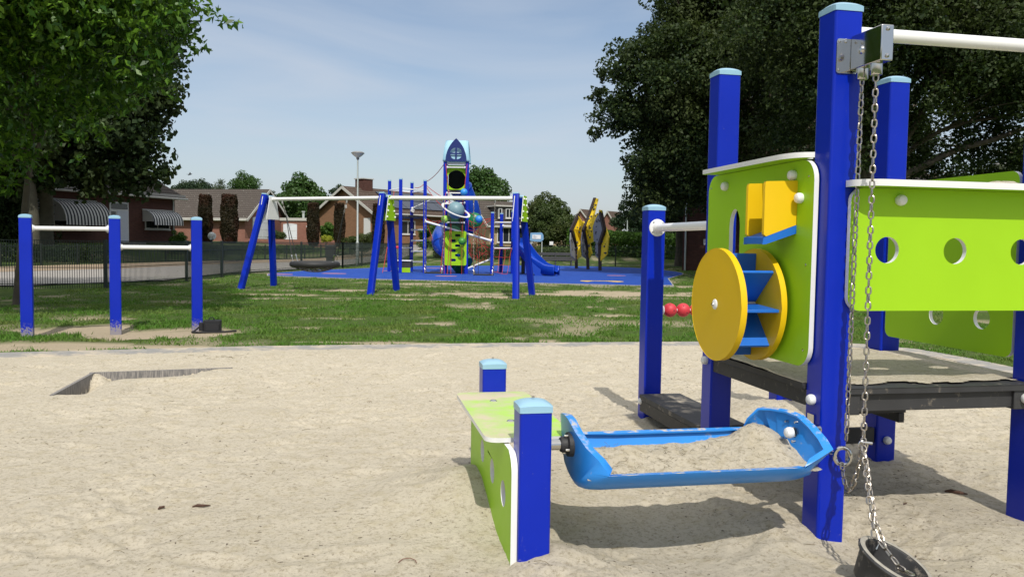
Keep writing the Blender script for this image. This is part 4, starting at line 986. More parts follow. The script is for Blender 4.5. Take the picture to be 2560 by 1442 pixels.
def kpanel(pts, mat, nh=5, th=.05):
    P_ = [B(*p) for p in pts]; c = sum(P_, Vector())/len(P_); n_ = Vector()
    for i in range(len(P_)): a = P_[i]-c; b = P_[(i+1) % len(P_)]-c; n_ += a.cross(b)
    n_.normalize()
    if n_.y > 0: n_ = -n_
    mb = MB(); m = len(P_); vs = [p for p in P_]+[p-n_*th for p in P_]+[c, c-n_*th]
    mb.add(vs, [(i, (i+1) % m, 2*m) for i in range(m)]+[(m+(i+1) % m, m+i, 2*m+1) for i in range(m)]+[(i, m+i, m+(i+1) % m, (i+1) % m) for i in range(m)])
    p = mb.build('climbing_panel', mat, ck, smooth=False); mb = MB()
    for k in range(nh):
        a, b = rnd.random(), rnd.random(); i = rnd.randrange(m); q = c+(P_[i]-c)*.8*math.sqrt(a)*(1-b*.5)+(P_[(i+1) % m]-c)*.8*math.sqrt(a)*b*.5
        mb.sphere(q+n_*.01, rnd.uniform(.035, .07), 8, 5, (1, .6, .8))
    mb.each('climbing_hold', m_hold, p) if nh else None
kpanel([(1446, 540, 43.7), (1457, 556, 43.4), (1452, 590, 43.9), (1448, 607, 44.2), (1433, 573, 43.6)], m_ky)
kpanel([(1458, 553, 43.3), (1466, 574, 42.6), (1454, 603, 43.6), (1450, 607, 44.1), (1453, 570, 43.8)], m_ky, 2)
kpanel([(1436, 576, 43.5), (1449, 605, 43.9), (1452, 642, 43.8), (1443, 649, 44.1), (1441, 615, 44.2)], m_ky)
kpanel([(1428, 573, 43.7), (1440, 615, 44.2), (1440, 649, 44.2), (1429, 640, 43.6), (1426, 600, 43.4)], m_kg, 7)
kpanel([(1489, 495, 42.9), (1495, 497, 42.6), (1484, 541, 42.4), (1463, 569, 42.4), (1470, 545, 42.6)], m_ky, 8)
kpanel([(1486, 533, 42.3), (1482, 566, 42.0), (1484, 604, 42.2), (1474, 609, 42.7), (1463, 572, 42.5)], m_ky)
kpanel([(1464, 575, 42.4), (1474, 606, 42.7), (1480, 634, 42.6), (1471, 651, 43.0), (1468, 612, 43)], m_ky)
kpanel([(1457, 573, 42.4), (1468, 618, 43), (1468, 648, 43), (1457, 640, 42.6), (1454, 600, 42.4)], m_kg, 7)
kpanel([(1497, 535, 41.5), (1510, 571, 40.9), (1500, 610, 41.3), (1484, 603, 42.0), (1482, 566, 42.0), (1490, 545, 41.8)], m_kg, 9)
kpanel([(1500, 533, 41.6), (1494, 537, 41.8), (1482, 562, 42.1), (1484, 540, 42.3), (1494, 533, 42)], m_ky, 2)
kpanel([(1514, 567, 40.9), (1522, 593, 40.3), (1517, 637, 40.7), (1501, 653, 41.1), (1502, 607, 41.2)], m_ky, 6)
kpanel([(1489, 606, 41.9), (1498, 614, 41.3), (1498, 648, 41.2), (1489, 640, 41.8), (1487, 622, 42)], m_kg, 6)
kpanel([(1497, 525, 41.3), (1504, 526, 41.0), (1505, 533, 41.1), (1497, 533, 41.3)], m_ky, 0)
# ================================================================ street furniture
m_galv = plain('galvanised_pole', (.42, .46, .43), .5, metal=.3, var=.1); m_fence = plain('dark_green_fence_wire', (.012, .022, .016), .5, var=.2); m_fpost = plain('dark_green_post', (.012, .020, .016), .5)
m_lampg = plain('lamp_glass', (.62, .63, .60), .25); m_lampd = plain('lamp_hood', (.20, .20, .19), .5)
def lamp(px, pyb, pyt, Y, label, zb=None):
    g = A(px, pyb, Y); zb = g.z if zb is None else zb; top = A(px, pyt, Y).z; x, y = A(px, (pyt+pyb)/2, Y).x, Y
    t_ = thing('street_lamp', label, 'street lamp', (x, y, zb), 0, 'street lamps')
    mb = MB(); mb.tube([(x, y, zb-.1), (x, y, zb+1.3), (x, y, zb+1.36), (x, y, top-.40)], [.085, .085, .055, .04], 14); mb.build('pole', m_galv, t_)
    M_ = Matrix.Translation((x, y, top))
    mb = MB(); mb.lathe([(.0001, .02), (.25, .01), (.345, -.04), (.36, -.07), (.35, -.085), (.33, -.085)], 28, M_); mb.build('lamp_hood', m_lampd, t_)
    mb = MB(); mb.lathe([(.335, -.08), (.28, -.16), (.14, -.27), (.075, -.30)], 28, M_); mb.build('lamp_glass', m_lampg, t_)
    mb = MB(); mb.lathe([(.08, -.295), (.085, -.36), (.05, -.42), (.04, -.42)], 16, M_); mb.build('collar', m_lampd, t_)
lamp(894, 666, 380, 43.6, 'tall grey street lamp standing by the fence left of the rocket tower')
lamp(1568, 600, 540, 84, 'small distant street lamp above the hedge beside the black posted climbing wall', TZ(12, 84))
lamp(2498, 640, 409, 40, 'street lamp half hidden behind the lime panels under the dark trees at the right', 0)
# bench
bx0 = A(1337, 650, 49); bx1 = A(1440, 650, 49)
bn = thing('park_bench', 'long dark park bench in front of the fence beside the slide', 'bench', ((bx0.x+bx1.x)/2, 49, 0), 0)
m_bench = plain('dark_bench_plank', (.05, .05, .052), .6, var=.2)
for a, b in (((bx0.x, 49.20, .66), (bx1.x, 49.25, .84)), ((bx0.x, 49.14, .40), (bx1.x, 49.19, .58))):
    mb = MB(); mb.span(a, b); mb.build('back_plank', m_bench, bn, bevel=.01)
for k in range(3): mb = MB(); mb.span((bx0.x, 48.62+.16*k, .36), (bx1.x, 48.75+.16*k, .40)); mb.build('seat_plank', m_bench, bn, bevel=.01)
for f in (.12, .5, .88):
    x = bx0.x+(bx1.x-bx0.x)*f; mb = MB(); mb.prism([(48.66, 0), (48.72, 0), (48.72, .30), (49.08, .30), (49.08, 0), (49.139, 0), (49.139, .84), (49.08, .84), (49.08, .358), (48.66, .358)], x-.03, x+.03, MX); mb.build('leg', m_bench, bn)
# information sign
sg = A(1341, 592, 50.5); si = thing('information_board', 'light blue scalloped information board with a white paper on two posts behind the bench', 'sign', (sg.x, 50.5, 0), 0)
s0 = A(1325, 581, 50.5); s1 = A(1358, 604, 50.5); wv = []
for i in range(48):
    a = 2*math.pi*i/48; rr = 1+.045*math.cos(5*a+.6); cx = (s0.x+s1.x)/2; cz_ = (s0.z+s1.z)/2; hx_ = (s1.x-s0.x)/2; hz_ = (s0.z-s1.z)/2
    sx = math.copysign(abs(math.cos(a))**.45, math.cos(a)); sz = math.copysign(abs(math.sin(a))**.45, math.sin(a)); wv.append((cx+hx_*sx*rr, cz_+hz_*sz*rr))
mb = MB(); mb.prism(wv, 0, .03, Matrix.Translation((0, 50.45, 0)) @ MY); mb.build('board', plain('pale_blue_board', (.17, .33, .50), .5, var=.1, scale=2), si, smooth=False)
mb = MB(); p0 = A(1331, 587, 50.4); p1 = A(1352, 597.5, 50.4); mb.span((p0.x, 50.43, p1.z), (p1.x, 50.446, p0.z)); pa_ = mb.build('paper', m_wpipe, si, smooth=False)
mb = MB()
for k in range(4): zz = p0.z+(p1.z-p0.z)*(.2+.2*k); mb.span((p0.x+.06, 50.424, zz-.010), (p0.x+.2+.06*(k % 3), 50.4295, zz+.006))
mb.each('print_line', plain('grey_print', (.2, .22, .26), .7), pa_, smooth=False)
mb = MB(); mb.span((s0.x+.05, 50.49, -.05), (s0.x+.11, 50.55, s0.z-.1)); mb.span((s1.x-.11, 50.49, -.05), (s1.x-.05, 50.55, s0.z-.1)); mb.each('post', m_galv, si)
q = A(1378.5, 608, 51.2); nb = thing('notice_plate', 'small white notice plate fixed on the fence right of the light blue board', 'sign', (q.x, 51.2, q.z-.15), 0); mb = MB(); mb.span((q.x-.12, 51.2, q.z-.11), (q.x+.12, 51.215, q.z+.11)); mb.build('plate', m_wpipe, nb)
# fences of welded wire panels
def wire_fence(name, label, pts, h, step, dv, wr=.0055, group='wire mesh fences round the playground', hor=(.12, .45, .78, 1.0), cat='fence', pr=.035, solid=False):
    p0 = pts[0]; t_ = thing(name, label, cat, (p0[0], p0[1], TZ(*p0)), 0, group)
    posts = []
    for i in range(len(pts)-1):
        a = Vector(pts[i]); b = Vector(pts[i+1]); L_ = (b-a).length; n_ = max(1, round(L_/step))
        for k in range(n_): posts.append(a.lerp(b, k/n_))
    posts.append(Vector(pts[-1]))
    for k, p in enumerate(posts):
        z = TZ(p.x, p.y); mb = MB(); mb.span((p.x-pr, p.y-pr, z-.1), (p.x+pr, p.y+pr, z+h+.04)); mb.build('post', m_fpost, t_)
        if k == len(posts)-1: break
        q = posts[k+1]; z2 = TZ(q.x, q.y); d = q-p; L_ = d.length; n_ = int(L_/dv); mb = MB()
        for j in range(1, n_):
            f = j/n_; x, y = p.x+d.x*f, p.y+d.y*f; zz = z+(z2-z)*f; mb.span((x-wr, y-wr, zz+.03), (x+wr, y+wr, zz+h))
        for hh_ in hor:
            mb.bar((p.x, p.y, z+h*hh_), (q.x, q.y, z2+h*hh_), wr*2.4, wr*3.2)
        mb.build('mesh_panel', m_fence, t_, smooth=False)
    return t_
wire_fence('wire_fence', 'dark wire mesh fence along the street at the left', [(-22, 17.2), (-12.9, 20.0), (-10.65, 20.95), (-10.1, 24.8), (-10.35, 31.5), (-8.4, 39.6)], 1.26, 3.6, .055)
wire_fence('wire_fence', 'wire mesh fence behind the rocket tower along the far grass', [(-8.4, 39.6), (-7.9, 52), (-7.4, 57.5), (1.0, 56.2)], 1.26, 4.0, .07)
wire_fence('wire_fence', 'wire mesh fence behind the bench and the climbing wall under the dark trees', [(1.0, 51.3), (6.5, 50.5), (11, 47), (20, 41), (32, 34)], 1.26, 3.2, .07)
def railing(label, pts, h=1.0, dv=.13): return wire_fence('garden_railing', label, pts, h, 2.4, dv, .011, 'dark garden railings', (.10, .92), 'railing', .035)
railing('dark garden railing before the brick house with striped awnings', [(-34, 28.9), (-21.9, 34.2), (-20.15, 40.1), (-18.75, 46.5)])
railing('dark garden railing before the white doors and clipped copper beeches', [(-18.75, 46.5), (-15.5, 55), (-12.8, 63), (-11.4, 72)])

# ================================================================ houses
def brickmat(name, a, b, m):
    t = NT(name); s_ = t.n('ShaderNodeSeparateXYZ', {'Vector': t.co()}); c = t.n('ShaderNodeCombineXYZ', {0: t.math('ADD', s_.outputs[0], s_.outputs[1]), 1: s_.outputs[2]})
    br = t.n('ShaderNodeTexBrick', {'Vector': c.outputs[0], 'Color1': a+(1,), 'Color2': b+(1,), 'Mortar': m+(1,), 'Scale': 1.0, 'Mortar Size': .006, 'Brick Width': .21, 'Row Height': .065})
    return t.P(base=t.mix(t.math('MULTIPLY', t.noise(.7, 5, .6), .5), br.outputs[0], tuple(x*.6 for x in a)), rough=.9, spec=.2)
def tilemat(name, a, b, sp=(.30, .29, .25)):
    t = NT(name); s_ = t.n('ShaderNodeSeparateXYZ', {'Vector': t.co()}); z = t.math('FRACT', t.math('MULTIPLY', s_.outputs[2], 4.6))
    h = t.math('FRACT', t.math('MULTIPLY', t.math('ADD', s_.outputs[0], s_.outputs[1]), 4.0))
    base = t.mix(t.noise(1.2, 6, .7), a, b); base = t.mix(t.math('MULTIPLY', t.ramp(z, .70, .92), .85), base, tuple(x*.3 for x in a))
    base = t.mix(t.ramp(t.noise(7, 3, .6), .66, .70), base, sp)
    t.bump(t.math('ADD', t.math('MULTIPLY', z, -1.0), t.math('MULTIPLY', t.math('SINE', t.math('MULTIPLY', h, 6.283)), .25)), .8, .05)
    return t.P(base=base, rough=.9, spec=.2)
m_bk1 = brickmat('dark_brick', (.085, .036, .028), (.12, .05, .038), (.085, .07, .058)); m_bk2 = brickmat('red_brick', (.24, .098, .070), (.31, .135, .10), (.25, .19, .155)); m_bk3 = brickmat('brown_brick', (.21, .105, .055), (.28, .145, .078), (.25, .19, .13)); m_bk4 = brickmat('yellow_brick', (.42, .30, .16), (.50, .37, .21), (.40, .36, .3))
m_tl1 = tilemat('grey_roof_tiles', (.060, .050, .042), (.10, .083, .070)); m_tl2 = tilemat('brown_roof_tiles', (.065, .045, .034), (.11, .078, .060)); m_tl3 = tilemat('slate_roof_tiles', (.05, .047, .047), (.08, .076, .074))
m_glass = plain('window_glass', (.02, .025, .03), .06, spec=.8); m_frame = plain('white_window_frame', (.60, .60, .58), .5); m_gar = plain('white_garage_door', (.66, .68, .72), .5); m_trim = plain('pale_trim', (.46, .45, .41), .6)
def face_M(x, y, ang): return Matrix.Translation((x, y, 0)) @ Matrix.Rotation(ang, 4, 'Z')
def window(par, M_, x0, x1, z0, z1, nb=2, mat=None):                    # on the plane y=0 of M_, outward -y
    w_ = .07; mb = MB()
    def sp(a, b):
        c = [(a[i]+b[i])/2 for i in range(3)]; d = [abs(b[i]-a[i]) for i in range(3)]
        mb.box(M_ @ Vector(c), d, M_.to_3x3())
    sp((x0, -.05, z0), (x0+w_, .02, z1)); sp((x1-w_, -.05, z0), (x1, .02, z1)); sp((x0+w_, -.05, z0), (x1-w_, .02, z0+w_)); sp((x0+w_, -.05, z1-w_), (x1-w_, .02, z1))
    for k in range(1, nb): xx = x0+(x1-x0)*k/nb; sp((xx-.03, -.046, z0+w_), (xx+.03, .02, z1-w_))
    sp((x0-.05, -.09, z0-.07), (x1+.05, .02, z0-.002))
    f = mb.build('window', mat or m_frame, par, smooth=False); mb = MB(); sp((x0+w_, -.02, z0+w_), (x1-w_, .015, z1-w_)); mb.build('pane', m_glass, f, smooth=False); return f
def gable_house(name, label, O, ang, La, Wb, base, eave, ridge, mb_, mr, over=.35, hip=(0, 0), verge=True, cat='house', rt=.12):
    t_ = thing(name, label, cat, (O[0], O[1], base), ang, 'houses beyond the street', world=False); e = eave-base; r_ = ridge-base
    mb = MB(); mb.span((0, 0, -.8), (La, Wb, e-.02))
    for x, hp_ in ((0, hip[0]), (La, hip[1])):
        if not hp_:
            d = .12 if x == 0 else -.12; mb.add([(x, 0, e-.02), (x, Wb, e-.02), (x, Wb/2, r_-.06), (x+d, 0, e-.02), (x+d, Wb, e-.02), (x+d, Wb/2, r_-.06)], [(0, 1, 2), (5, 4, 3), (0, 3, 4, 1), (1, 4, 5, 2), (2, 5, 3, 0)])
    wl = mb.build('wall', mb_, t_, smooth=False)
    s_ = (r_-e)/(Wb/2); zo = e-over*s_; mb = MB()
    ov = over if True else 0
    x0, x1 = (-ov, La+ov); rx0 = x0+(hip[0] or 0); rx1 = x1-(hip[1] or 0)
    for k, (dz_) in enumerate((0,)):
        vs = [(x0, -over, zo), (x1, -over, zo), (rx1, Wb/2, r_), (rx0, Wb/2, r_), (x0, Wb+over, zo), (x1, Wb+over, zo)]
        n_ = len(vs); vs2 = vs+[(a, b, c+rt) for a, b, c in vs]
        fs = [(6, 7, 8, 9), (9, 8, 11, 10), (3, 2, 1, 0), (4, 5, 2, 3), (0, 1, 7, 6), (5, 4, 10, 11)]
        fs += [(0, 6, 9, 3), (3, 9, 10, 4), (1, 2, 8, 7), (2, 5, 11, 8)]
        if hip[0]: fs += [(6, 9, 10), (0, 4, 3)]
        if hip[1]: fs += [(7, 11, 8), (1, 2, 5)]
        mb.add(vs2, fs)
    rf = mb.build('roof', mr, t_, smooth=False)
    mb = MB(); mb.tube([(x0, -over-.07, zo+.03), (x1, -over-.07, zo+.03)], .075, 8); mb.tube([(x0, Wb+over+.07, zo+.03), (x1, Wb+over+.07, zo+.03)], .075, 8); mb.each('gutter', m_trim, rf)
    if verge:
        mb = MB()
        for x, hp_ in ((x0-.03, hip[0]), (x1+.03, hip[1])):
            if hp_: continue
            mb.bar((x, -over, zo+.0), (x, Wb/2+.02, r_+.01), .05, .22); mb.bar((x, Wb+over, zo+.0), (x, Wb/2-.02, r_+.013), .046, .22)
        if mb.V: mb.each('verge_board', m_trim, rf, smooth=False)
    return t_, wl, rf
# --- dark brick house with awnings: local x runs along the street front
cor = Vector((-23.6, 56.0)); fd = Vector((.347, .938)); ang1 = math.atan2(fd.y, fd.x)
LH = 22; O1 = cor-fd*LH; b1 = Vector((-.938, .347))
h1, w1, r1 = gable_house('brick_house', 'dark brick house with striped window awnings behind the big tree at the left', (O1.x, O1.y), ang1, LH, 9, 1.02, 4.5, 8.1, m_bk1, m_tl1, .55, (0, 4.2), False)
F1 = Matrix.Translation((0, 0, 0))                                     # front face y=0 faces the street
mb = MB(); mb.span((-.5, -.50, 3.10), (LH+.5, -.02, 3.36)); mb.build('fascia', plain('fascia_board', (.30, .29, .27), .7), h1, smooth=False)
mb = MB(); mb.tube([(LH-.25, -.12, -.2), (LH-.25, -.12, 3.2)], .05, 8); mb.build('drainpipe', m_galv, h1)
s_ = lambda v: LH-v
window(h1, F1, s_(9.6), s_(7.4), .95, 2.2, 1); window(h1, F1, s_(2.7), s_(.5), .95, 2.0, 2); window(h1, F1, s_(14), s_(11), .95, 2.2, 2)
mb = MB(); mb.span((s_(5.6), -.06, .05), (s_(4.1), .02, 2.62)); dr = mb.build('door_frame', m_frame, h1, smooth=False)
mb = MB(); mb.span((s_(5.05), -.09, .05), (s_(4.2), -.062, 2.06)); mb.build('door', plain('white_front_door', (.52, .55, .60), .5), dr, smooth=False)
mb = MB(); mb.span((s_(5.48), -.08, .4), (s_(5.14), -.062, 2.0)); mb.span((s_(5.48), -.08, 2.16), (s_(4.2), -.062, 2.52)); mb.each('pane', m_glass, dr, smooth=False)
mb = MB(); mb.span((s_(6.2), -1.0, -.35), (s_(3.6), 0, .045)); mb.build('doorstep', plain('doorstep_stone', (.2, .19, .18), .8), h1)
t = NT('striped_awning_cloth'); sx = t.n('ShaderNodeSeparateXYZ', {'Vector': t.co()}).outputs[0]
m_awn = t.P(base=t.mix(t.ramp(t.math('FRACT', t.math('MULTIPLY', sx, 4.4)), .5, .52), (.02, .022, .03), (.60, .60, .58)), rough=.8)
def awning(x0, x1, zt, zb, dep, n=6):
    mb = MB(); pr_ = [(-dep*math.sin(math.pi/2*i/n), zb+.22+(zt-zb-.22)*math.cos(math.pi/2*i/n)) for i in range(n+1)]+[(-dep-.01, zb)]
    vs = [(x, y-.03, z) for x in (x0, x1) for y, z in pr_]; m = len(pr_)
    mb.add(vs, [(i, i+1, m+i+1, m+i) for i in range(m-1)]); mb.add([(x0, -.03, zb+.22)]+[(x0, y-.03, z) for y, z in pr_[:-1]], [tuple(range(m))]); mb.add([(x1, -.03, zb+.22)]+[(x1, y-.03, z) for y, z in pr_[:-1]], [tuple(range(m))][::-1])
    o = mb.build('awning', m_awn, h1, smooth=False); s = o.modifiers.new('solid', 'SOLIDIFY'); s.thickness = .015
    mb = MB(); mb.tube([(x0-.03, -.04, zt+.03), (x1+.03, -.04, zt+.03)], .045, 6); mb.build('awning_bar', m_trim, o)
awning(s_(9.8), s_(6.6), 2.52, 1.05, 1.25); awning(s_(2.9), s_(.25), 2.20, 1.22, .95); awning(s_(14.2), s_(10.9), 2.52, 1.05, 1.25)
# --- bungalow with white garage doors
a2 = R(-12); ua = Vector((math.cos(a2), math.sin(a2))); L2 = 16; O2 = Vector((-25.4, 76))-ua*L2
h2, w2, r2 = gable_house('brick_bungalow', 'low red brick bungalow with grey tiled roof and white double doors in its gable', (O2.x, O2.y), a2, L2, 7.7, 1.30, 3.50, 6.25, m_bk2, m_tl1, .5)
Fg = Matrix.Translation((L2, 0, 0)) @ Matrix.Rotation(math.pi/2, 4, 'Z')
def arched_door(par, M_, x0, x1, z0, z1, rise=.16):
    for a, b, fl_ in ((x0, (x0+x1)/2-.012, 0), ((x0+x1)/2+.012, x1, 1)):
        n_ = 6; top = [(a+(b-a)*i/n_, z1-rise*((2*((a+(b-a)*i/n_)-x0)/(x1-x0)-1)**2)) for i in range(n_+1)]
        mb = MB(); mb.prism([(a, z0), (b, z0)]+top[::-1], -.07, .01, M_ @ MY); d = mb.build('garage_door', m_gar, par, smooth=False)
        mb = MB()
        for zz in (z0+.25, z0+.95, z0+1.6):
            c = M_ @ Vector(((a+b)/2, -.075, zz)); mb.box(c, ((b-a)*.96, .012, .04), M_.to_3x3())
        mb.each('door_batten', m_frame, d, smooth=False)
arched_door(h2, Fg, 1.35, 4.9, .15, 2.35)
mb = MB(); mb.tube([(-.5, -.56, 2.0), (L2+.5, -.56, 2.0)], .06, 6); mb.build('gutter_pipe', m_trim, h2)
# flat roofed garage
g0 = A(703, 598, 80); a3 = R(-10)
h3 = thing('garage', 'flat roofed red brick garage with small white double doors beside the bungalow', 'garage', (g0.x, 80, 1.30), a3, world=False)
mb = MB(); mb.span((0, 0, -.6), (4.6, 5, 2.0)); mb.build('wall', m_bk2, h3, smooth=False)
mb = MB(); mb.span((-.12, -.12, 2.002), (4.75, 5.1, 2.28)); fz = mb.build('roof_fascia', m_trim, h3, smooth=False)
mb = MB(); mb.tube([(1.9, 1.0, 2.28), (1.9, 1.0, 2.9)], .12, 10); mb.tube([(1.9, 1.0, 2.9), (1.9, 1.0, 3.0)], .19, 10); mb.build('flue', m_galv, fz)
arched_door(h3, Matrix.Identity(4), .25, 1.7, .05, 1.72, .08)
mb = MB(); mb.box((2.85, -.12, 1.45), (.2, .22, .14)); mb.build('wall_lamp', m_frame, h3)
# --- brown brick house with chimney and solar panels
P0 = Vector((-17.6, 72.8)); P1 = Vector((-11.9, 68.4)); gd = (P1-P0); W4 = gd.length; gd.normalize(); la = Vector((-gd.y, gd.x)); a4 = math.atan2(la.y, la.x)
# local x = la (into depth), local y = -gd... origin at the near right corner
h4, w4, r4 = gable_house('brown_brick_house', 'brown brick gabled house with a chimney and solar panels left of the rocket tower', (P1.x, P1.y), a4, 13, W4, 1.15, 3.95, 6.05, m_bk3, m_tl2, .4, (0, 3.0))
ch = Vector((2.6, W4/2, 0)); mb = MB(); mb.span((1.6, W4/2-.55, 4.4), (2.7, W4/2+.55, 5.75)); cmn = mb.build('chimney', m_bk1, r4, smooth=False)
mb = MB(); mb.span((1.5, W4/2-.62, 5.752), (2.8, W4/2+.62, 5.83)); mb.build('chimney_cap', m_trim, r4, smooth=False)
m_pv = plain('solar_panel', (.012, .018, .035), .22, spec=.5); sl4 = math.atan2((6.05-3.95), W4/2)
for i in range(5):
    for j in range(2):
        yy = .35+j*1.35; zz = (3.95-1.15)+yy*math.tan(sl4)+.22; mb = MB(); mb.box((3.6+i*1.55, yy+.55, zz+.55*math.tan(sl4)), (1.5, 1.45, .05), Matrix.Rotation(sl4, 3, 'X')); mb.build('solar_panel', m_pv, r4, smooth=False)
Fb = Matrix.Rotation(-math.pi/2, 4, 'Z')
mb = MB(); mb.span((-.06, .35, .25), (.02, 1.15, 2.2)); mb.build('door', m_frame, h4, smooth=False)
window(h4, Matrix.Identity(4), 3.2, 5.0, .9, 2.1, 2); window(h4, Matrix.Identity(4), 7.2, 8.6, .1, 2.2, 1)
mb = MB(); mb.span((-.03, 3.4, 3.1), (.02, 3.65, 3.4)); mb.build('wall_plate', m_frame, h4, smooth=False)
# --- house with dormer
def gable_front(name, label, pxr, Yr, pxl, Yl, La, eave, ridge, mb_, mr, base=1.15, **k):     # gable seen between two corners, long side running right and away
    a = A(pxr, 600, Yr); b = A(pxl, 600, Yl); g = Vector((a.x-b.x, a.y-b.y)); w_ = g.length; g.normalize(); l_ = Vector((-g.y, g.x))
    return gable_house(name, label, (a.x, a.y), math.atan2(l_.y, l_.x), La, w_, base, eave, ridge, mb_, mr, .3, **k)
h5, w5, r5 = gable_front('dormer_house', 'grey roofed house with yellow brick gable and a dark dormer right of the rocket tower', 1224, 70, 1155, 76, 4.6, 2.96, 5.1, m_bk4, m_tl1)
mb = MB(); mb.span((.9, .45, 2.3), (3.4, 2.6, 3.45)); dm = mb.build('dormer', plain('dark_cladding', (.07, .065, .06), .7), r5, smooth=False); mb = MB(); mb.span((.7, .25, 3.452), (3.6, 2.7, 3.57)); mb.build('dormer_roof', m_trim, r5, smooth=False)
Fd = Matrix.Translation((0, .45, 0)); window(h5, Fd, 1.0, 1.35, 2.45, 3.3, 1); window(h5, Fd, 1.7, 2.4, 2.45, 3.3, 2); window(h5, Fd, 2.75, 3.2, 2.45, 3.3, 1)
window(h5, Matrix.Identity(4), .7, 2.4, .3, 1.6, 3); window(h5, Matrix.Identity(4), 2.7, 4.2, .3, 1.6, 2)
gable_front('yellow_brick_house', 'small yellow brick house with slate roof behind the slide', 1330, 90, 1288, 96, 5, 2.9, 4.95, m_bk4, m_tl3)
gable_front('distant_house', 'distant brown roofed house behind the yellow climbing panels', 1463, 150, 1439, 151, 4, 6.7, 7.9, m_bk2, m_tl2)
gable_front('distant_house', 'distant brown roofed house with white verge above the hedge', 1529, 150, 1509, 151, 4, 6.4, 7.6, m_bk2, m_tl2)
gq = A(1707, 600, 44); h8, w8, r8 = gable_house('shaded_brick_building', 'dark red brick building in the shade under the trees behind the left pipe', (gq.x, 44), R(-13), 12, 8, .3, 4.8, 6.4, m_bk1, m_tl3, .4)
mb = MB(); mb.tube([(.15, -.1, -.4), (.15, -.1, 4.4)], .05, 8); mb.build('drainpipe', m_galv, h8); mb = MB(); mb.span((1.1, -.04, 1.15), (2.4, -.005, 1.45)); mb.build('wall_plate', m_frame, h8, smooth=False)
# low garden wall, bin, globe lamp
gq = A(610, 606, 66); gwl = thing('garden_wall', 'low reddish brick garden wall before the bungalow doors', 'wall', (gq.x, 66, TZ(gq.x, 66)), R(20), world=False); mb = MB(); mb.span((0, 0, -.6), (8.5, .22, .35)); mb.build('wall', m_bk2, gwl, smooth=False)
gq = A(530, 622, 58); z_ = TZ(gq.x, 58); gl = thing('globe_lamp', 'clear globe garden lamp on a dark post between two copper beech columns', 'garden lamp', (gq.x, 58, z_), 0)
t = NT('clear_globe'); m_globe = t.P(base=(.75, .78, .8), rough=.05, trans=.55, ior=1.2); zt = A(530, 590, 58).z
mb = MB(); mb.sphere((gq.x, 58, zt), .29, 24, 16); mb.build('globe', m_globe, gl); mb = MB(); mb.tube([(gq.x, 58, z_), (gq.x, 58, zt-.28)], .05, 8); mb.tube([(gq.x, 58, zt-.32), (gq.x, 58, zt-.26)], .11, 10); mb.build('post', m_fpost, gl)
gq = A(826, 630, 52); z_ = TZ(gq.x, 52); bn_ = thing('wheelie_bin', 'dark grey wheeled bin by the railing behind the basket swing', 'bin', (gq.x, 52, z_), 0)
mb = MB(); mb.add([(gq.x+sx*w_, 52+sy*w_, z_+h_) for h_, w_ in ((.05, .22), (1.0, .29)) for sx, sy in ((-1, -1), (1, -1), (1, 1), (-1, 1))], [(0, 1, 2, 3), (7, 6, 5, 4), (0, 4, 5, 1), (1, 5, 6, 2), (2, 6, 7, 3), (3, 7, 4, 0)]); mb.build('bin_body', m_black, bn_, smooth=False)
mb = MB(); mb.span((gq.x-.31, 51.68, z_+1.002), (gq.x+.31, 52.32, z_+1.07)); mb.build('lid', m_bench, bn_, bevel=.02)
# bird
gq = A(475, 436, 60); bi = thing('bird', 'small dark bird flying in the sky right of the big left tree', 'bird', tuple(gq), .4, world=False)
mb = MB(); mb.lathe([(.0001, -.17), (.02, -.15), (.045, -.06), (.05, .02), (.03, .10), (.02, .13), (.0001, .16)], 10, Matrix.Rotation(R(80), 4, 'Y'))
for s_2 in (-1, 1): mb.add([(-.04, 0, .02), (.05, 0, .02), (.04, s_2*.18, .13), (-.03, s_2*.18, .12), (-.06, s_2*.36, .02), (0, s_2*.34, .04), (-.12, s_2*.46, -.10)], [(0, 1, 2, 3), (3, 2, 5, 4), (4, 5, 6)])
mb.add([(-.12, -.02, 0), (-.12, .02, 0), (-.26, .05, .0), (-.26, -.05, 0)], [(0, 1, 2, 3)]); o = mb.build('bird_body', plain('dark_feathers', (.02, .02, .022), .8), bi); s = o.modifiers.new('solid', 'SOLIDIFY'); s.thickness = .008
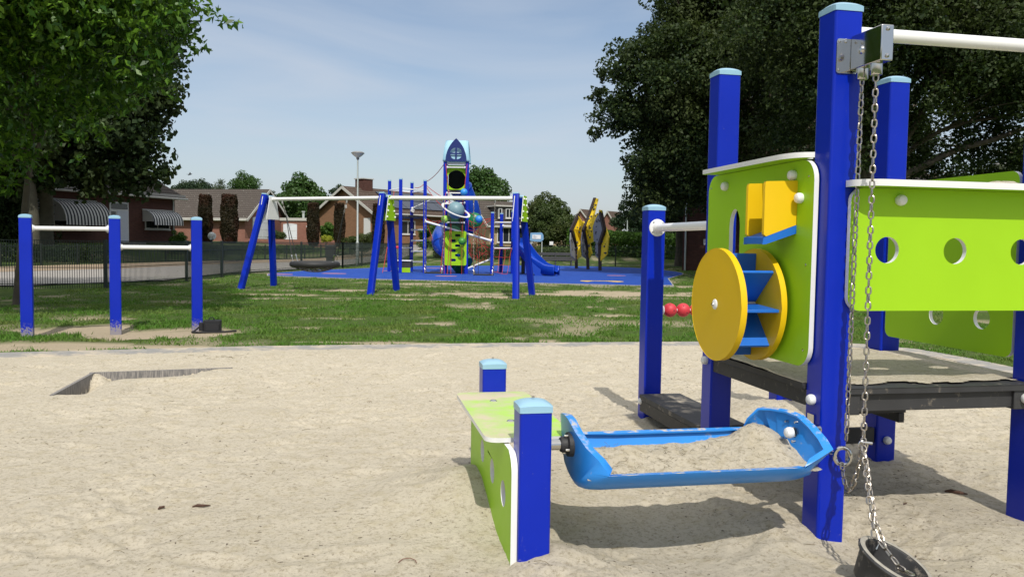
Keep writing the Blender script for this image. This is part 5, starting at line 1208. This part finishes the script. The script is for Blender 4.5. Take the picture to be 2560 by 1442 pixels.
# ================================================================ trees and shrubs
def leaf_cloud(clumps, n, size, sub=7, subr=.42, fill=.25, asp=.5, seed=1, droop=.2):
    q = np.random.RandomState(seed); cen = []; 
    for x, y, z, r in clumps:
        m = max(3, int(sub*(1+r)))
        d = q.normal(size=(m, 3)); d /= np.linalg.norm(d, axis=1)[:, None]; rr = r*q.uniform(.45, 1.0, (m, 1))
        c = np.array([x, y, z])+d*rr*np.array([1, 1, .85]); sr = subr*r*q.uniform(.6, 1.25, m)*(1 if r > .5 else 1.2)
        cen += [(c[i, 0], c[i, 1], c[i, 2], sr[i]) for i in range(m)]; cen.append((x, y, z, r*.62))
    cen = np.array(cen); wgt = cen[:, 3]**2.1; idx = q.choice(len(cen), n, p=wgt/wgt.sum())
    d = q.normal(size=(n, 3)); d /= np.linalg.norm(d, axis=1)[:, None]
    rad = np.where(q.rand(n) < fill, q.rand(n)**.5, .78+.3*q.rand(n))
    p = cen[idx, :3]+d*(cen[idx, 3]*rad)[:, None]*np.array([1, 1, .8])
    nrm = d*.8+q.normal(size=(n, 3))*.75+np.array([0, 0, .35]); nrm /= np.linalg.norm(nrm, axis=1)[:, None]
    t = q.normal(size=(n, 3)); t[:, 2] -= droop; t -= nrm*(t*nrm).sum(1)[:, None]; t /= np.linalg.norm(t, axis=1)[:, None]; b = np.cross(nrm, t)
    s = (size*q.uniform(.6, 1.35, n))[:, None]
    v0 = p-t*s*.5; v2 = p+t*s*.5-nrm*s*.12; v1 = p+b*s*asp*.5+nrm*s*.08; v3 = p-b*s*asp*.5+nrm*s*.08
    V = np.stack([v0, v1, v2, v3], 1).reshape(-1, 3); return V, np.arange(4*n).reshape(-1, 4)
def limb(mb, a, b, r0, r1, wob=.12, n=7, k=7):
    a = Vector(a); b = Vector(b); L_ = (b-a).length; pts = []; rr = []
    o1 = Vector((rnd.uniform(-1, 1), rnd.uniform(-1, 1), rnd.uniform(.0, 1)))*L_*wob
    for i in range(n+1):
        f = i/n; p = a.lerp(b, f)+o1*math.sin(math.pi*f)+Vector((rnd.uniform(-1, 1), rnd.uniform(-1, 1), rnd.uniform(-1, 1)))*L_*.012; pts.append(p); rr.append(r0+(r1-r0)*f)
    mb.tube(pts, rr, k); return pts
m_bark = plain('bark', (.075, .062, .045), .95, var=.5, scale=5, bump=.8, bscale=18); m_bark2 = plain('mossy_bark', (.070, .066, .045), .95, var=.45, scale=4, bump=.8, bscale=18)
def tree(name, label, base, th, tr_, clumps, n, size, mat, cat='tree', group='trees round the playground', seed=1, fill=.25, bark=None, sub=7, subr=.42, asp=.5, lean=(0, 0), twigs=True, trunk=True, droop=.2, wood='trunk'):
    t_ = thing(name, label, cat, base, 0, group)
    b = Vector(base); mb = MB()
    if trunk:
        top = b+Vector((lean[0], lean[1], th)); pts = []; rr = []
        for i in range(9):
            f = i/8; pts.append(b.lerp(top, f)+Vector((math.sin(f*5+seed), math.cos(f*4+seed), 0))*tr_*.25+Vector((0, 0, -.25 if i == 0 else 0))); rr.append(tr_*(1.5 if i == 0 else 1.12 if i == 1 else 1-.35*f))
        mb.tube(pts, rr, 12)
        order = sorted(clumps, key=lambda c: -c[3])[:16]
        for c in order:
            f = rnd.uniform(.55, 1); st = b.lerp(top, f); q = limb(mb, st, (c[0], c[1], c[2]), tr_*.42*min(1, .5+c[3]*.15), tr_*.08)
            if twigs:
                for k in range(5):
                    o = Vector((rnd.uniform(-1, 1), rnd.uniform(-1, 1), rnd.uniform(-.4, 1))).normalized()*c[3]*.9; limb(mb, q[rnd.randrange(3, 7)], Vector(c[:3])+o, tr_*.09, tr_*.02, .1, 5, 5)
        mb.build(wood, bark or m_bark, t_)
    V, F = leaf_cloud(clumps, n, size, seed=seed, fill=fill, sub=sub, subr=subr, asp=asp, droop=droop)
    mesh_np('crown', V, F, mat, t_); return t_
lm_bright = leafmat('bright_leaves', (.020, .075, .007), (.17, .33, .025), (.016, .055, .007), .40, .42, .3, .7, pw=1.6)
lm_dark = leafmat('dark_leaves', (.009, .024, .006), (.020, .040, .009), (.034, .050, .011), .2, .6, .25, .45)
lm_oak = leafmat('oak_leaves', (.011, .026, .007), (.050, .075, .018), (.060, .078, .022), .22, .6, .22, .35, pw=2.2)
lm_mid = leafmat('mid_green_leaves', (.030, .085, .016), (.065, .135, .028), (.05, .095, .02), .3, .5, .35, .4)
lm_olive = leafmat('olive_leaves', (.040, .072, .018), (.075, .105, .030), (.10, .115, .035), .3, .5, .3, .4)
lm_beech = leafmat('copper_beech_leaves', (.014, .014, .006), (.034, .024, .009), (.060, .012, .008), .15, .6, .2, .6)
lm_hedge = leafmat('hedge_leaves', (.05, .12, .015), (.10, .20, .03), (.035, .08, .012), .3, .5, .3, .5)
lm_con = leafmat('conifer_leaves', (.020, .042, .022), (.035, .062, .030), (.05, .075, .03), .2, .6, .2, .5)
lm_grey = leafmat('willow_leaves', (.07, .10, .07), (.11, .14, .09), (.09, .12, .06), .3, .5, .3, .5)
def CL(L_, Y=None): return [tuple(A(c[0], c[1], c[2]))+(c[3],) for c in L_]
# near tree with big bright leaves at the left
c1 = CL([(40, 60, 13.2, 1.4), (170, 20, 12.8, 1.3), (300, 60, 12.5, 1.0), (390, 20, 12.3, .62), (420, 90, 12.3, .42), (90, 190, 13, 1.2), (225, 170, 12.7, .95), (340, 150, 12.4, .62), (40, 300, 13.2, .8), (160, 280, 13, .6), (250, 250, 12.8, .45), (390, 160, 12.3, .3),
         (-150, 100, 13.5, 2.0), (-330, 50, 14, 2.0), (-200, -220, 14, 2.2), (80, -240, 13.5, 2.1), (330, -170, 13, 1.4), (0, -60, 17.5, 2.6), (-250, -60, 17.5, 2.6), (200, -100, 17, 1.9), (-450, 150, 16, 2.2), (60, -480, 15, 2.3), (280, -350, 15, 1.6), (-60, 330, 14, 1.0), (430, -60, 12.2, .5), (200, -130, 12.5, 1.5), (60, -130, 11.5, 1.5), (250, -170, 14.5, 1.6), (-60, -130, 12, 1.8), (100, -330, 12.5, 1.8), (-200, -60, 11.5, 1.6), (340, -90, 13.5, 1.2)])
spr = CL([(450, 30, 12.1, .25), (480, 22, 12.0, .2), (505, 28, 12.0, .16), (545, 44, 12.0, .14), (575, 54, 12.0, .10), (597, 62, 12.0, .07), (530, 16, 12.1, .13), (470, 70, 12.1, .2), (500, 112, 12.1, .16), (517, 122, 12.05, .08), (470, 130, 12.1, .18), (395, 185, 12.2, .22), (420, 215, 12.1, .18), (437, 245, 12.1, .10), (350, 215, 12.3, .2), (330, 260, 12.3, .18), (370, 235, 12.2, .16),
          (255, 330, 12.4, .2), (268, 355, 12.4, .10), (215, 310, 12.5, .2), (180, 345, 12.5, .2), (200, 395, 12.5, .12), (130, 290, 12.6, .25), (20, 170, 12.6, .3), (60, 380, 13.6, .35), (20, 430, 14, .4), (100, 420, 14, .28), (15, 470, 14, .25)])
gt = G(45, 762)
tree('leafy_tree', 'tree with large bright green leaves overhanging the top left corner', (gt.x, gt.y, 0), 4.2, .075, c1+spr, 98000, .140, lm_bright, seed=3, fill=.15, asp=.42, sub=16, subr=.25, droop=.7, lean=(.6, -.3), bark=m_bark)
# big dark tree before the awning house
c2 = CL([(150, 180, 43, 4.2), (60, 300, 42, 3.6), (260, 130, 43, 4.0), (355, 130, 43, 2.2), (-60, 200, 44, 5), (200, 300, 41, 3.4), (310, 250, 42, 2.9), (385, 235, 42, 1.6), (335, 340, 42, 2.0), (380, 410, 42, 1.3), (420, 435, 42, .6), (290, 410, 42, 2.1), (180, 400, 41, 2.0), (70, 400, 41, 2.1), (-40, 400, 42, 2.4), (330, 455, 42, 1.2), (230, 465, 41.5, 1.1),
         (150, 30, 44, 4.6), (-100, 0, 45, 5), (300, 20, 44, 3.4), (380, 40, 43.5, 1.8), (100, -150, 45, 5), (280, -110, 45, 3.6), (0, 250, 50, 5), (200, 200, 50, 4.5), (120, 450, 40, .9), (30, 470, 40, .8), (435, 160, 43, .5), (430, 270, 42, .5), (400, 300, 42, .5)])
gb_ = A(112, 622, 43); tree('broad_dark_tree', 'broad dark tree with thick trunk standing before the brick house with awnings', (gb_.x, 43, TZ(gb_.x, 43)-.1), 4.6, .42, c2, 150000, .30, lm_dark, seed=5, fill=.2, asp=.75, bark=m_bark2, sub=12, subr=.34)
gb2 = A(82, 600, 39.5); tree('slim_tree', 'slimmer mossy trunk just left of the broad dark tree', (gb2.x, 39.5, TZ(gb2.x, 39.5)), 5.2, .27, CL([(40, 380, 39, 1.6), (90, 330, 39, 1.8), (-40, 350, 39, 2)]), 16000, .26, lm_dark, seed=6, bark=m_bark2, asp=.7)
# right hand trees
c3 = CL([(1568, 165, 35, 1.35), (1520, 190, 35, .55), (1500, 240, 35, .6), (1540, 290, 35, 1.35), (1490, 330, 35, .45), (1610, 250, 35, 1.9), (1640, 140, 35, 1.6), (1700, 70, 35.5, 1.9), (1720, 190, 34, 2.2), (1650, 370, 35, 1.75), (1590, 420, 35, .8), (1620, 480, 35.5, 1.15), (1580, 530, 36, .6), (1700, 440, 35, 1.8), (1740, 330, 35, 2.1), (1800, 150, 35, 2.6), (1840, 330, 36, 2.4), (1760, -40, 35.5, 2.4), (1860, 0, 36, 2.8), (1780, 450, 36.5, 1.8), (1700, 260, 39, 2.8), (1800, 80, 40, 3.2), (1880, 460, 37, 1.6), (1660, 540, 38, 1.0)])
gr_ = G(1745, 668); tree('dense_tree', 'dense dark tree with ragged left edge against the sky behind the blue tower posts', (gr_.x, 36.5, 0), 5, .38, c3, 150000, .165, lm_oak, seed=7, fill=.15, asp=.6, sub=13, subr=.29)
c4 = CL([(1960, 60, 28, 2.4), (2080, 140, 28, 2.2), (2230, 80, 28, 2.6), (2380, 130, 28, 2.5), (2530, 100, 28, 2.8), (2020, 230, 28, 1.4), (2170, 250, 28.5, 1.8), (2330, 260, 29, 1.6), (2440, 330, 30, 1.3), (2580, 280, 29, 2.2), (1960, 330, 30, 1.3), (2130, 370, 29, 1.4), (2340, 400, 30, 1.4), (2520, 400, 31, 1.3), (2050, -100, 28, 2.8), (2300, -120, 28, 3), (2560, -100, 29, 3.2), (2150, 50, 33, 3), (2400, 50, 33, 3), (2720, 100, 29, 3), (2750, 320, 29, 2.4), (2240, 460, 31, 1.2), (2420, 470, 32, 1.2), (2100, 480, 32, 1.2)])
gr2 = A(2165, 640, 30); tree('dense_tree', 'great dark tree filling the top right corner above the steel bracket', (gr2.x, 30, 0), 6, .40, c4, 165000, .150, lm_oak, seed=9, fill=.15, asp=.6, sub=13, subr=.28, bark=m_bark)
c5 = CL([(1900, 180, 42, 3), (2000, 380, 42, 1.8), (1930, 440, 42, 2), (2080, 420, 43, 2), (2250, 380, 43, 2.2), (2350, 500, 43, 2.2), (2550, 480, 42, 2.6), (2200, 520, 44, 2.2), (2480, 230, 44, 2.2), (1820, 500, 43, 1.6), (2100, 250, 44, 3), (2650, 400, 43, 3)])
gr3 = A(2005, 640, 42); tree('dense_tree', 'dark tree with a leaning bare limb standing farther back between the two tall blue posts', (gr3.x, 42, .0), 7, .36, c5, 90000, .20, lm_dark, seed=11, fill=.2, asp=.6, sub=10, subr=.36, lean=(-1.2, 0))
c6 = CL([(1640, 470, 52, 2.0), (1700, 440, 52, 2.6), (1600, 500, 53, 1.3), (1760, 400, 53, 3.2), (1660, 525, 54, 1.5), (1850, 400, 54, 3.6), (1640, 420, 52, 1.8), (1980, 350, 56, 4.5), (2150, 300, 56, 4.5), (1740, 520, 56, 2), (1680, 350, 56, 3), (1900, 250, 58, 4.5)])
gr4 = A(1700, 640, 54); tree('leafy_tree', 'green tree behind the dense dark one, above the hedge left of the brick building', (gr4.x, 54, .3), 4, .3, c6, 70000, .22, lm_oak, seed=15, fill=.2, asp=.65, sub=10, subr=.36)
# trees and shrubs in the middle distance
def midtree(name, label, L_, n, size, mat, base, th=2, tr_=.2, **k):
    x, y = base; tree(name, label, (x, y, TZ(x, y)-.1), th, tr_, CL(L_), n, size, mat, group=k.pop('group', 'trees beyond the street'), twigs=False, **k)
midtree('round_tree', 'round mid green tree behind the flat roofed garage', [(752, 480, 92, 1.9), (725, 505, 91, 1.8), (785, 500, 91, 1.7), (755, 520, 90, 2.3), (715, 540, 91, 1.6), (790, 540, 91, 1.6), (750, 462, 92, .9), (772, 462, 92, .8), (735, 470, 92, .8), (700, 500, 92, .8), (808, 505, 92, .7), (755, 560, 91, 2)], 30000, .28, lm_mid, (A(755, 600, 92).x, 92), seed=21, asp=.7)
midtree('leafy_tree', 'dark green tree rising behind the rocket tower at its right', [(1205, 450, 88, 1.7), (1185, 470, 88, 1.8), (1225, 470, 88, 1.7), (1200, 490, 87, 2.2), (1240, 490, 88, 1.3), (1210, 435, 88, .8), (1190, 432, 88, .8), (1245, 462, 88, .8), (1185, 515, 88, 2), (1230, 515, 88, 1.7), (1250, 545, 88, 1.2), (1205, 550, 88, 2.2)], 26000, .28, lm_mid, (A(1205, 600, 88).x, 88), seed=22, asp=.7)
midtree('leafy_tree', 'spreading olive green tree between the sign and the climbing wall', [(1365, 515, 68, 1.0), (1345, 530, 68, 1.1), (1385, 530, 68, 1.2), (1405, 545, 68, 1.0), (1365, 550, 67, 1.7), (1395, 570, 67, 1.4), (1350, 575, 68, 1.1), (1415, 575, 67, .9), (1388, 505, 68, .5), (1330, 532, 69, .5), (1425, 560, 67, .4), (1375, 595, 67, 1.1), (1410, 595, 67, .9)], 30000, .20, lm_olive, (A(1375, 620, 68).x, 68), seed=23)
midtree('conifer_tree', 'dark conifer above the bungalow roof, the rightmost of the two at the ridge left end', [(503, 462, 130, 1.0), (505, 475, 130, 1.7), (500, 490, 130, 2.4), (515, 485, 130, 1.6)], 9000, .30, lm_con, (A(503, 600, 130).x, 130), 4, .2, seed=24)
midtree('conifer_tree', 'rounded dark green tree low above the bungalow roof beside the conifer', [(462, 472, 128, 1.6), (480, 468, 128, 1.4), (448, 478, 128, 1.4), (470, 488, 128, 2.3)], 9000, .30, lm_con, (A(462, 600, 128).x, 128), 4, .2, seed=25)
midtree('birch_tree', 'thin pale see through tree above the bungalow roof', [(552, 455, 110, .5), (545, 468, 110, .8), (560, 470, 110, .8), (572, 474, 110, .5), (550, 485, 110, 1.2)], 1500, .22, lm_grey, (A(553, 600, 110).x, 110), 4, .1, seed=26)
midtree('leafy_tree', 'bushy green tree above the middle of the bungalow roof', [(607, 447, 115, 1.1), (622, 455, 115, 1.0), (600, 462, 115, 1.5), (615, 472, 115, 2.0), (630, 475, 115, 1.0), (590, 476, 115, 1.0), (605, 490, 115, 2)], 10000, .26, lm_mid, (A(608, 600, 115).x, 115), 4, .2, seed=27)
midtree('conifer_tree', 'small conifer between the round tree and the chimney', [(852, 468, 95, .4), (850, 480, 95, .8), (848, 495, 95, 1.3)], 4000, .22, lm_con, (A(850, 600, 95).x, 95), 4, .15, seed=28)
midtree('conifer_tree', 'small dark tree peeking over the right end of the bungalow roof', [(675, 486, 110, .6), (665, 492, 110, .7), (675, 500, 110, 1)], 2500, .22, lm_con, (A(672, 600, 110).x, 110), 4, .15, seed=29)
midtree('leafy_tree', 'dark trees peeking above the distant roofs beside the right tree', [(1560, 560, 95, 1.2), (1600, 555, 95, 2.2), (1650, 560, 95, 2.6), (1540, 550, 95, .8), (1555, 520, 95, .6)], 14000, .3, lm_con, (A(1600, 600, 95).x, 95), 2, .2, seed=30)
midtree('leafy_tree', 'low hazy trees above the slate roofed house behind the slide', [(1320, 525, 130, 1.2), (1338, 520, 130, 1.2), (1355, 520, 130, 1.6), (1300, 535, 130, 1.2)], 6000, .3, lm_olive, (A(1330, 600, 130).x, 130), 2, .2, seed=31)
# columnar copper beeches: clipped slabs of leaves
def column(px, pyt, pyb, Y, wpx, label, n=15000, red=True, tp=.85):
    t0 = A(px, pyt, Y); w_ = wpx/FPX*Y/2; zb = max(TZ(t0.x, Y)-.1, A(px, pyb, Y).z-.1); q = np.random.RandomState(int(px)); H = t0.z-zb
    t_ = thing('columnar_beech', label, 'clipped tree', (t0.x, Y, zb), 0, 'clipped columnar copper beeches')
    u = q.rand(n); a = q.rand(n)*6.283; prof_ = np.interp(u, [0, .08, .35, .75, .97, 1], [.55, .8, 1.0, .92, tp, tp*.8]); rr = w_*prof_*(1-.35*q.rand(n)**2)*(1+.07*np.sin(a*3+u*14))
    x = t0.x+rr*np.cos(a); y = Y+rr*np.sin(a); z = zb+u*H; top = q.rand(n) < .12; rad = np.sqrt(q.rand(n)); x = np.where(top, t0.x+rad*w_*tp*np.cos(a), x); y = np.where(top, Y+rad*w_*tp*np.sin(a), y); z = np.where(top, zb+H*(1+.02*q.randn(n)), z)
    p = np.stack([x, y, z], 1); nr = np.stack([np.cos(a), np.sin(a), .5*np.ones(n)], 1)+q.normal(size=(n, 3))*.7; nr /= np.linalg.norm(nr, axis=1)[:, None]; tt = q.normal(size=(n, 3)); tt -= nr*(tt*nr).sum(1)[:, None]; tt /= np.linalg.norm(tt, axis=1)[:, None]; b = np.cross(nr, tt); s = (.15*q.uniform(.6, 1.3, n))[:, None]
    V = np.stack([p-tt*s*.5, p+b*s*.35, p+tt*s*.5, p-b*s*.35], 1).reshape(-1, 3); mesh_np('crown', V, np.arange(4*n).reshape(-1, 4), lm_beech, t_)
    mb = MB(); mb.tube([(t0.x, Y, zb-.2), (t0.x, Y, zb+H*.8)], [.09, .03], 8); mb.build('trunk', m_bark, t_)
column(513, 493, 613, 62, 34, 'clipped copper beech column left of the globe lamp'); column(573, 492, 614, 62, 43, 'wide clipped copper beech column with a red patch right of the globe lamp')
column(783, 512, 612, 64, 31, 'brown clipped column before the flat roofed garage'); column(849, 513, 612, 62, 27, 'slim clipped column before the brown brick gable'); column(946, 515, 632, 56, 30, 'dark clipped column behind the middle swing legs', n=12000)
# shrubs
def shrub(name, label, L_, n, size, mat, Y, group='garden shrubs', seed=40):
    c = A(L_[0][0], L_[0][1], Y); z = TZ(c.x, Y); cl_ = [tuple(A(a, b, Y))+(r_,) for a, b, r_ in L_]; tree(name, label, (c.x, Y, z-.1), .5, .05, cl_, n, size, mat, cat='shrub', group=group, seed=seed, twigs=False, wood='stem')
shrub('shrub', 'round green shrub at the corner of the brick house', [(448, 592, .55), (440, 600, .4), (455, 602, .45)], 7000, .10, lm_hedge, 54, seed=41)
shrub('laurel_shrub', 'fresh green laurel shrub between the two slim columns', [(815, 575, .5), (825, 570, .5), (832, 585, .5), (812, 585, .35)], 5000, .15, lm_hedge, 66, seed=42)
shrub('yellow_shrub', 'small clipped yellow green shrub ball under the laurel', [(818, 596, .35), (812, 598, .25), (826, 598, .25)], 4000, .07, leafmat('yellow_leaves', (.28, .32, .02), (.40, .42, .04), (.3, .35, .03), .3), 60, seed=43)
shrub('shrub', 'olive shrub on the wall between the white doors', [(692, 585, .55), (700, 592, .5), (684, 594, .4)], 4000, .10, lm_olive, 70, seed=44)
shrub('climbing_shrub', 'leafy shrubs behind the ladder of the tower before the brown house', [(1065, 580, .5), (1080, 570, .55), (1098, 585, .5), (1060, 610, .5), (1095, 612, .5)], 7000, .13, lm_hedge, 60, seed=45)
shrub('shrub', 'mixed garden shrubs low before the brown gable right of the lamp', [(880, 598, .5), (905, 600, .55), (925, 598, .5), (860, 605, .5), (890, 612, .6), (915, 614, .6)], 9000, .11, lm_olive, 62, seed=46)
def hedge(label, pts, h, w_, n, size, mat, z_off=0, seed=60, cat='hedge'):
    q = np.random.RandomState(seed); p0 = pts[0]; t_ = thing('hedge', label, cat, (p0[0], p0[1], TZ(*p0)), 0, 'hedges'); seg = [(pts[i], pts[i+1]) for i in range(len(pts)-1)]; Ls = np.array([math.dist(a, b) for a, b in seg]); k = q.choice(len(seg), n, p=Ls/Ls.sum())
    a = np.array([s[0] for s in seg])[k]; b = np.array([s[1] for s in seg])[k]; f = q.rand(n, 1); xy = a+(b-a)*f; d = (b-a)/np.linalg.norm(b-a, axis=1)[:, None]; nn_ = np.stack([-d[:, 1], d[:, 0]], 1)
    an = q.uniform(-.3, 3.44, n); lump = 1+.22*(fbm(xy[:, 0], xy[:, 1], 1.6, 3)-.5)*2; ox = np.cos(an)*w_*.5*lump; oz = np.where(q.rand(n) < .5, q.rand(n)*h*.8, h*.55+np.sin(np.clip(an, 0, 3.14))*h*.45)*lump
    p = np.stack([xy[:, 0]+nn_[:, 0]*ox, xy[:, 1]+nn_[:, 1]*ox, terrain(xy[:, 0], xy[:, 1])+oz+z_off], 1); nr = q.normal(size=(n, 3))+np.array([0, -.4, .5]); nr /= np.linalg.norm(nr, axis=1)[:, None]; tt = q.normal(size=(n, 3)); tt -= nr*(tt*nr).sum(1)[:, None]; tt /= np.linalg.norm(tt, axis=1)[:, None]; bb = np.cross(nr, tt); s = (size*q.uniform(.6, 1.3, n))[:, None]
    V = np.stack([p-tt*s*.5, p+bb*s*.35, p+tt*s*.5, p-bb*s*.35], 1).reshape(-1, 3); mesh_np('foliage', V, np.arange(4*n).reshape(-1, 4), mat, t_)
    mb = MB()
    for (a_, b_) in seg:
        for j in range(int(math.dist(a_, b_)/.8)+1): f = j/(int(math.dist(a_, b_)/.8)+1); x = a_[0]+(b_[0]-a_[0])*f; y = a_[1]+(b_[1]-a_[1])*f; z = TZ(x, y); limb(mb, (x, y, z-.1), (x+rnd.uniform(-.2, .2), y, z+h*.8), .05, .015, .05, 4, 5)
    mb.build('stem', m_bark, t_)
hedge('sunlit leafy hedge beyond the far fence behind the climbing wall', [(4.6, 66), (12, 64), (17.5, 60), (22, 56)], 2.0, 1.6, 42000, .20, lm_hedge, seed=61)
hedge('low green hedge behind the dark railing below the copper beeches', [(-21.5, 50), (-18.3, 58), (-16.4, 64)], .55, 1.0, 12000, .10, lm_mid, seed=62)
hedge('scrubby low hedge beyond the fence behind the slide', [(-6, 62), (0, 61), (4.4, 60)], 1.0, 1.4, 16000, .14, lm_olive, seed=63)
shrub('shrub', 'big dark shrub mass at the left edge behind the railing', [(20, 560, 2.0), (-20, 520, 2.2), (45, 590, 1.0), (10, 600, 1.6), (-60, 580, 2.2), (25, 500, 1.4)], 16000, .22, lm_dark, 43, seed=48)
hedge('dark low shrubs behind the railing in front of the awning house', [(-29, 33), (-23.5, 37.5), (-21.5, 42)], .8, 1.2, 12000, .12, lm_dark, seed=64)
# dry tufts and debris on the sand
m_twig = plain('bark_bits', (.07, .035, .022), .9, var=.5); m_dry = plain('dry_grass_bits', (.16, .13, .07), .9, var=.5)
mb = MB(); dz1 = 0
def sz(x, y): return float(sand_z(np.array([[x]]), np.array([[y]]))[0, 0])
N = 15000; q = np.random.RandomState(77); yy = 1.9+9*q.rand(N)**1.25; xx = -.72*yy*1.0+q.rand(N)*(1.5*yy); xx = np.where(q.rand(N) < .2, q.uniform(1.5, 3.2, N), xx)
zz = sand_z(xx.reshape(1, -1).copy(), yy.reshape(1, -1).copy()).ravel(); ok = (sdpoly(xx, yy, EDGE) > .1) & (fbm(xx+3, yy, .7, 3) > .35+.3*q.rand(N)); ll = .0012+.007*q.rand(N)**5; an = q.rand(N)*6.283
Vd = []; Fd = []
for i in np.nonzero(ok)[0]:
    c, s = math.cos(an[i]), math.sin(an[i]); l = ll[i]*(1+.12*yy[i]); w_ = l*.38; o = len(Vd)
    for a, b, h_ in ((-1, -1, .0), (1, -.6, .0), (.8, 1, 0), (-.7, .8, 0), (0, 0, .45)): Vd.append((xx[i]+c*a*l-s*b*w_, yy[i]+s*a*l+c*b*w_, zz[i]+.0008+h_*w_))
    Fd += [(o, o+1, o+4), (o+1, o+2, o+4), (o+2, o+3, o+4), (o+3, o, o+4)]
tag(mesh_np('debris', Vd, Fd, plain('dark_crumbs', (.085, .062, .042), .95, var=.5)), 'scattered dark crumbs and dry bits lying on the sand', 'debris', kind='stuff')
mb = MB()
for i in range(230):
    y = 2.0+7.5*q.rand()**1.2; x = (-.68+1.4*q.rand())*y
    if i > 170: x = 1.62+.22*q.randn(); y = 3.0+.14*q.randn()
    if i > 205: x, y = q.normal(-3.3, .16), q.normal(9.15, .07)
    z = sz(x, y)+.003; a = q.rand()*6.283; l = .02+.05*q.rand(); b_ = q.uniform(-.8, .8)
    mb.tube([(x+math.cos(a+b_*f)*l*f, y+math.sin(a+b_*f)*l*f, z+.006*math.sin(3.14*f)) for f in (0, .33, .66, 1)], .0008+.0001*y, 4)
tag(mb.build('dry_grass_bits', m_dry), 'fine dry grass stalks strewn over the sand', 'dry grass', kind='stuff')
def stick(label, px, py, l, r, a, name='bark_piece'):
    g = G(px, py, 0); z = sz(g.x, g.y)+r*.6; t_ = thing(name, label, 'bark piece', (g.x, g.y, z), a, 'bark pieces on the sand', world=False); mb = MB()
    mb.tube([(-l/2, 0, 0), (-l/4, .012*l*8, .004), (l/6, -.006, .006), (l/2, .01, .0)], [r*.5, r, r*.85, r*.35], 6); mb.build('bark', m_twig, t_)
stick('reddish brown bark piece on the open sand', 503, 1262, .085, .008, .2); stick('small curled brown bark piece left of the longer bark piece', 405, 1268, .04, .007, 1.0)
stick('dark brown stick in the shade by the right edge', 2390, 1232, .11, .012, -.5); stick('small brown leaf scrap beside the hanging chains', 2262, 1262, .03, .004, .8)
mb = MB(); g = G(1018, 1400, 0); st_ = thing('curled_twig', 'thin curled reddish twig on the sand near the bottom edge', 'twig', (g.x, g.y, sz(g.x, g.y)), 0, world=False)
mb.tube([(-.035, -.02, .003), (-.02, .012, .006), (.01, .018, .008), (.035, 0, .006), (.042, -.022, .003)], .0018, 5); mb.build('twig', plain('red_twig', (.16, .06, .04), .8), st_)
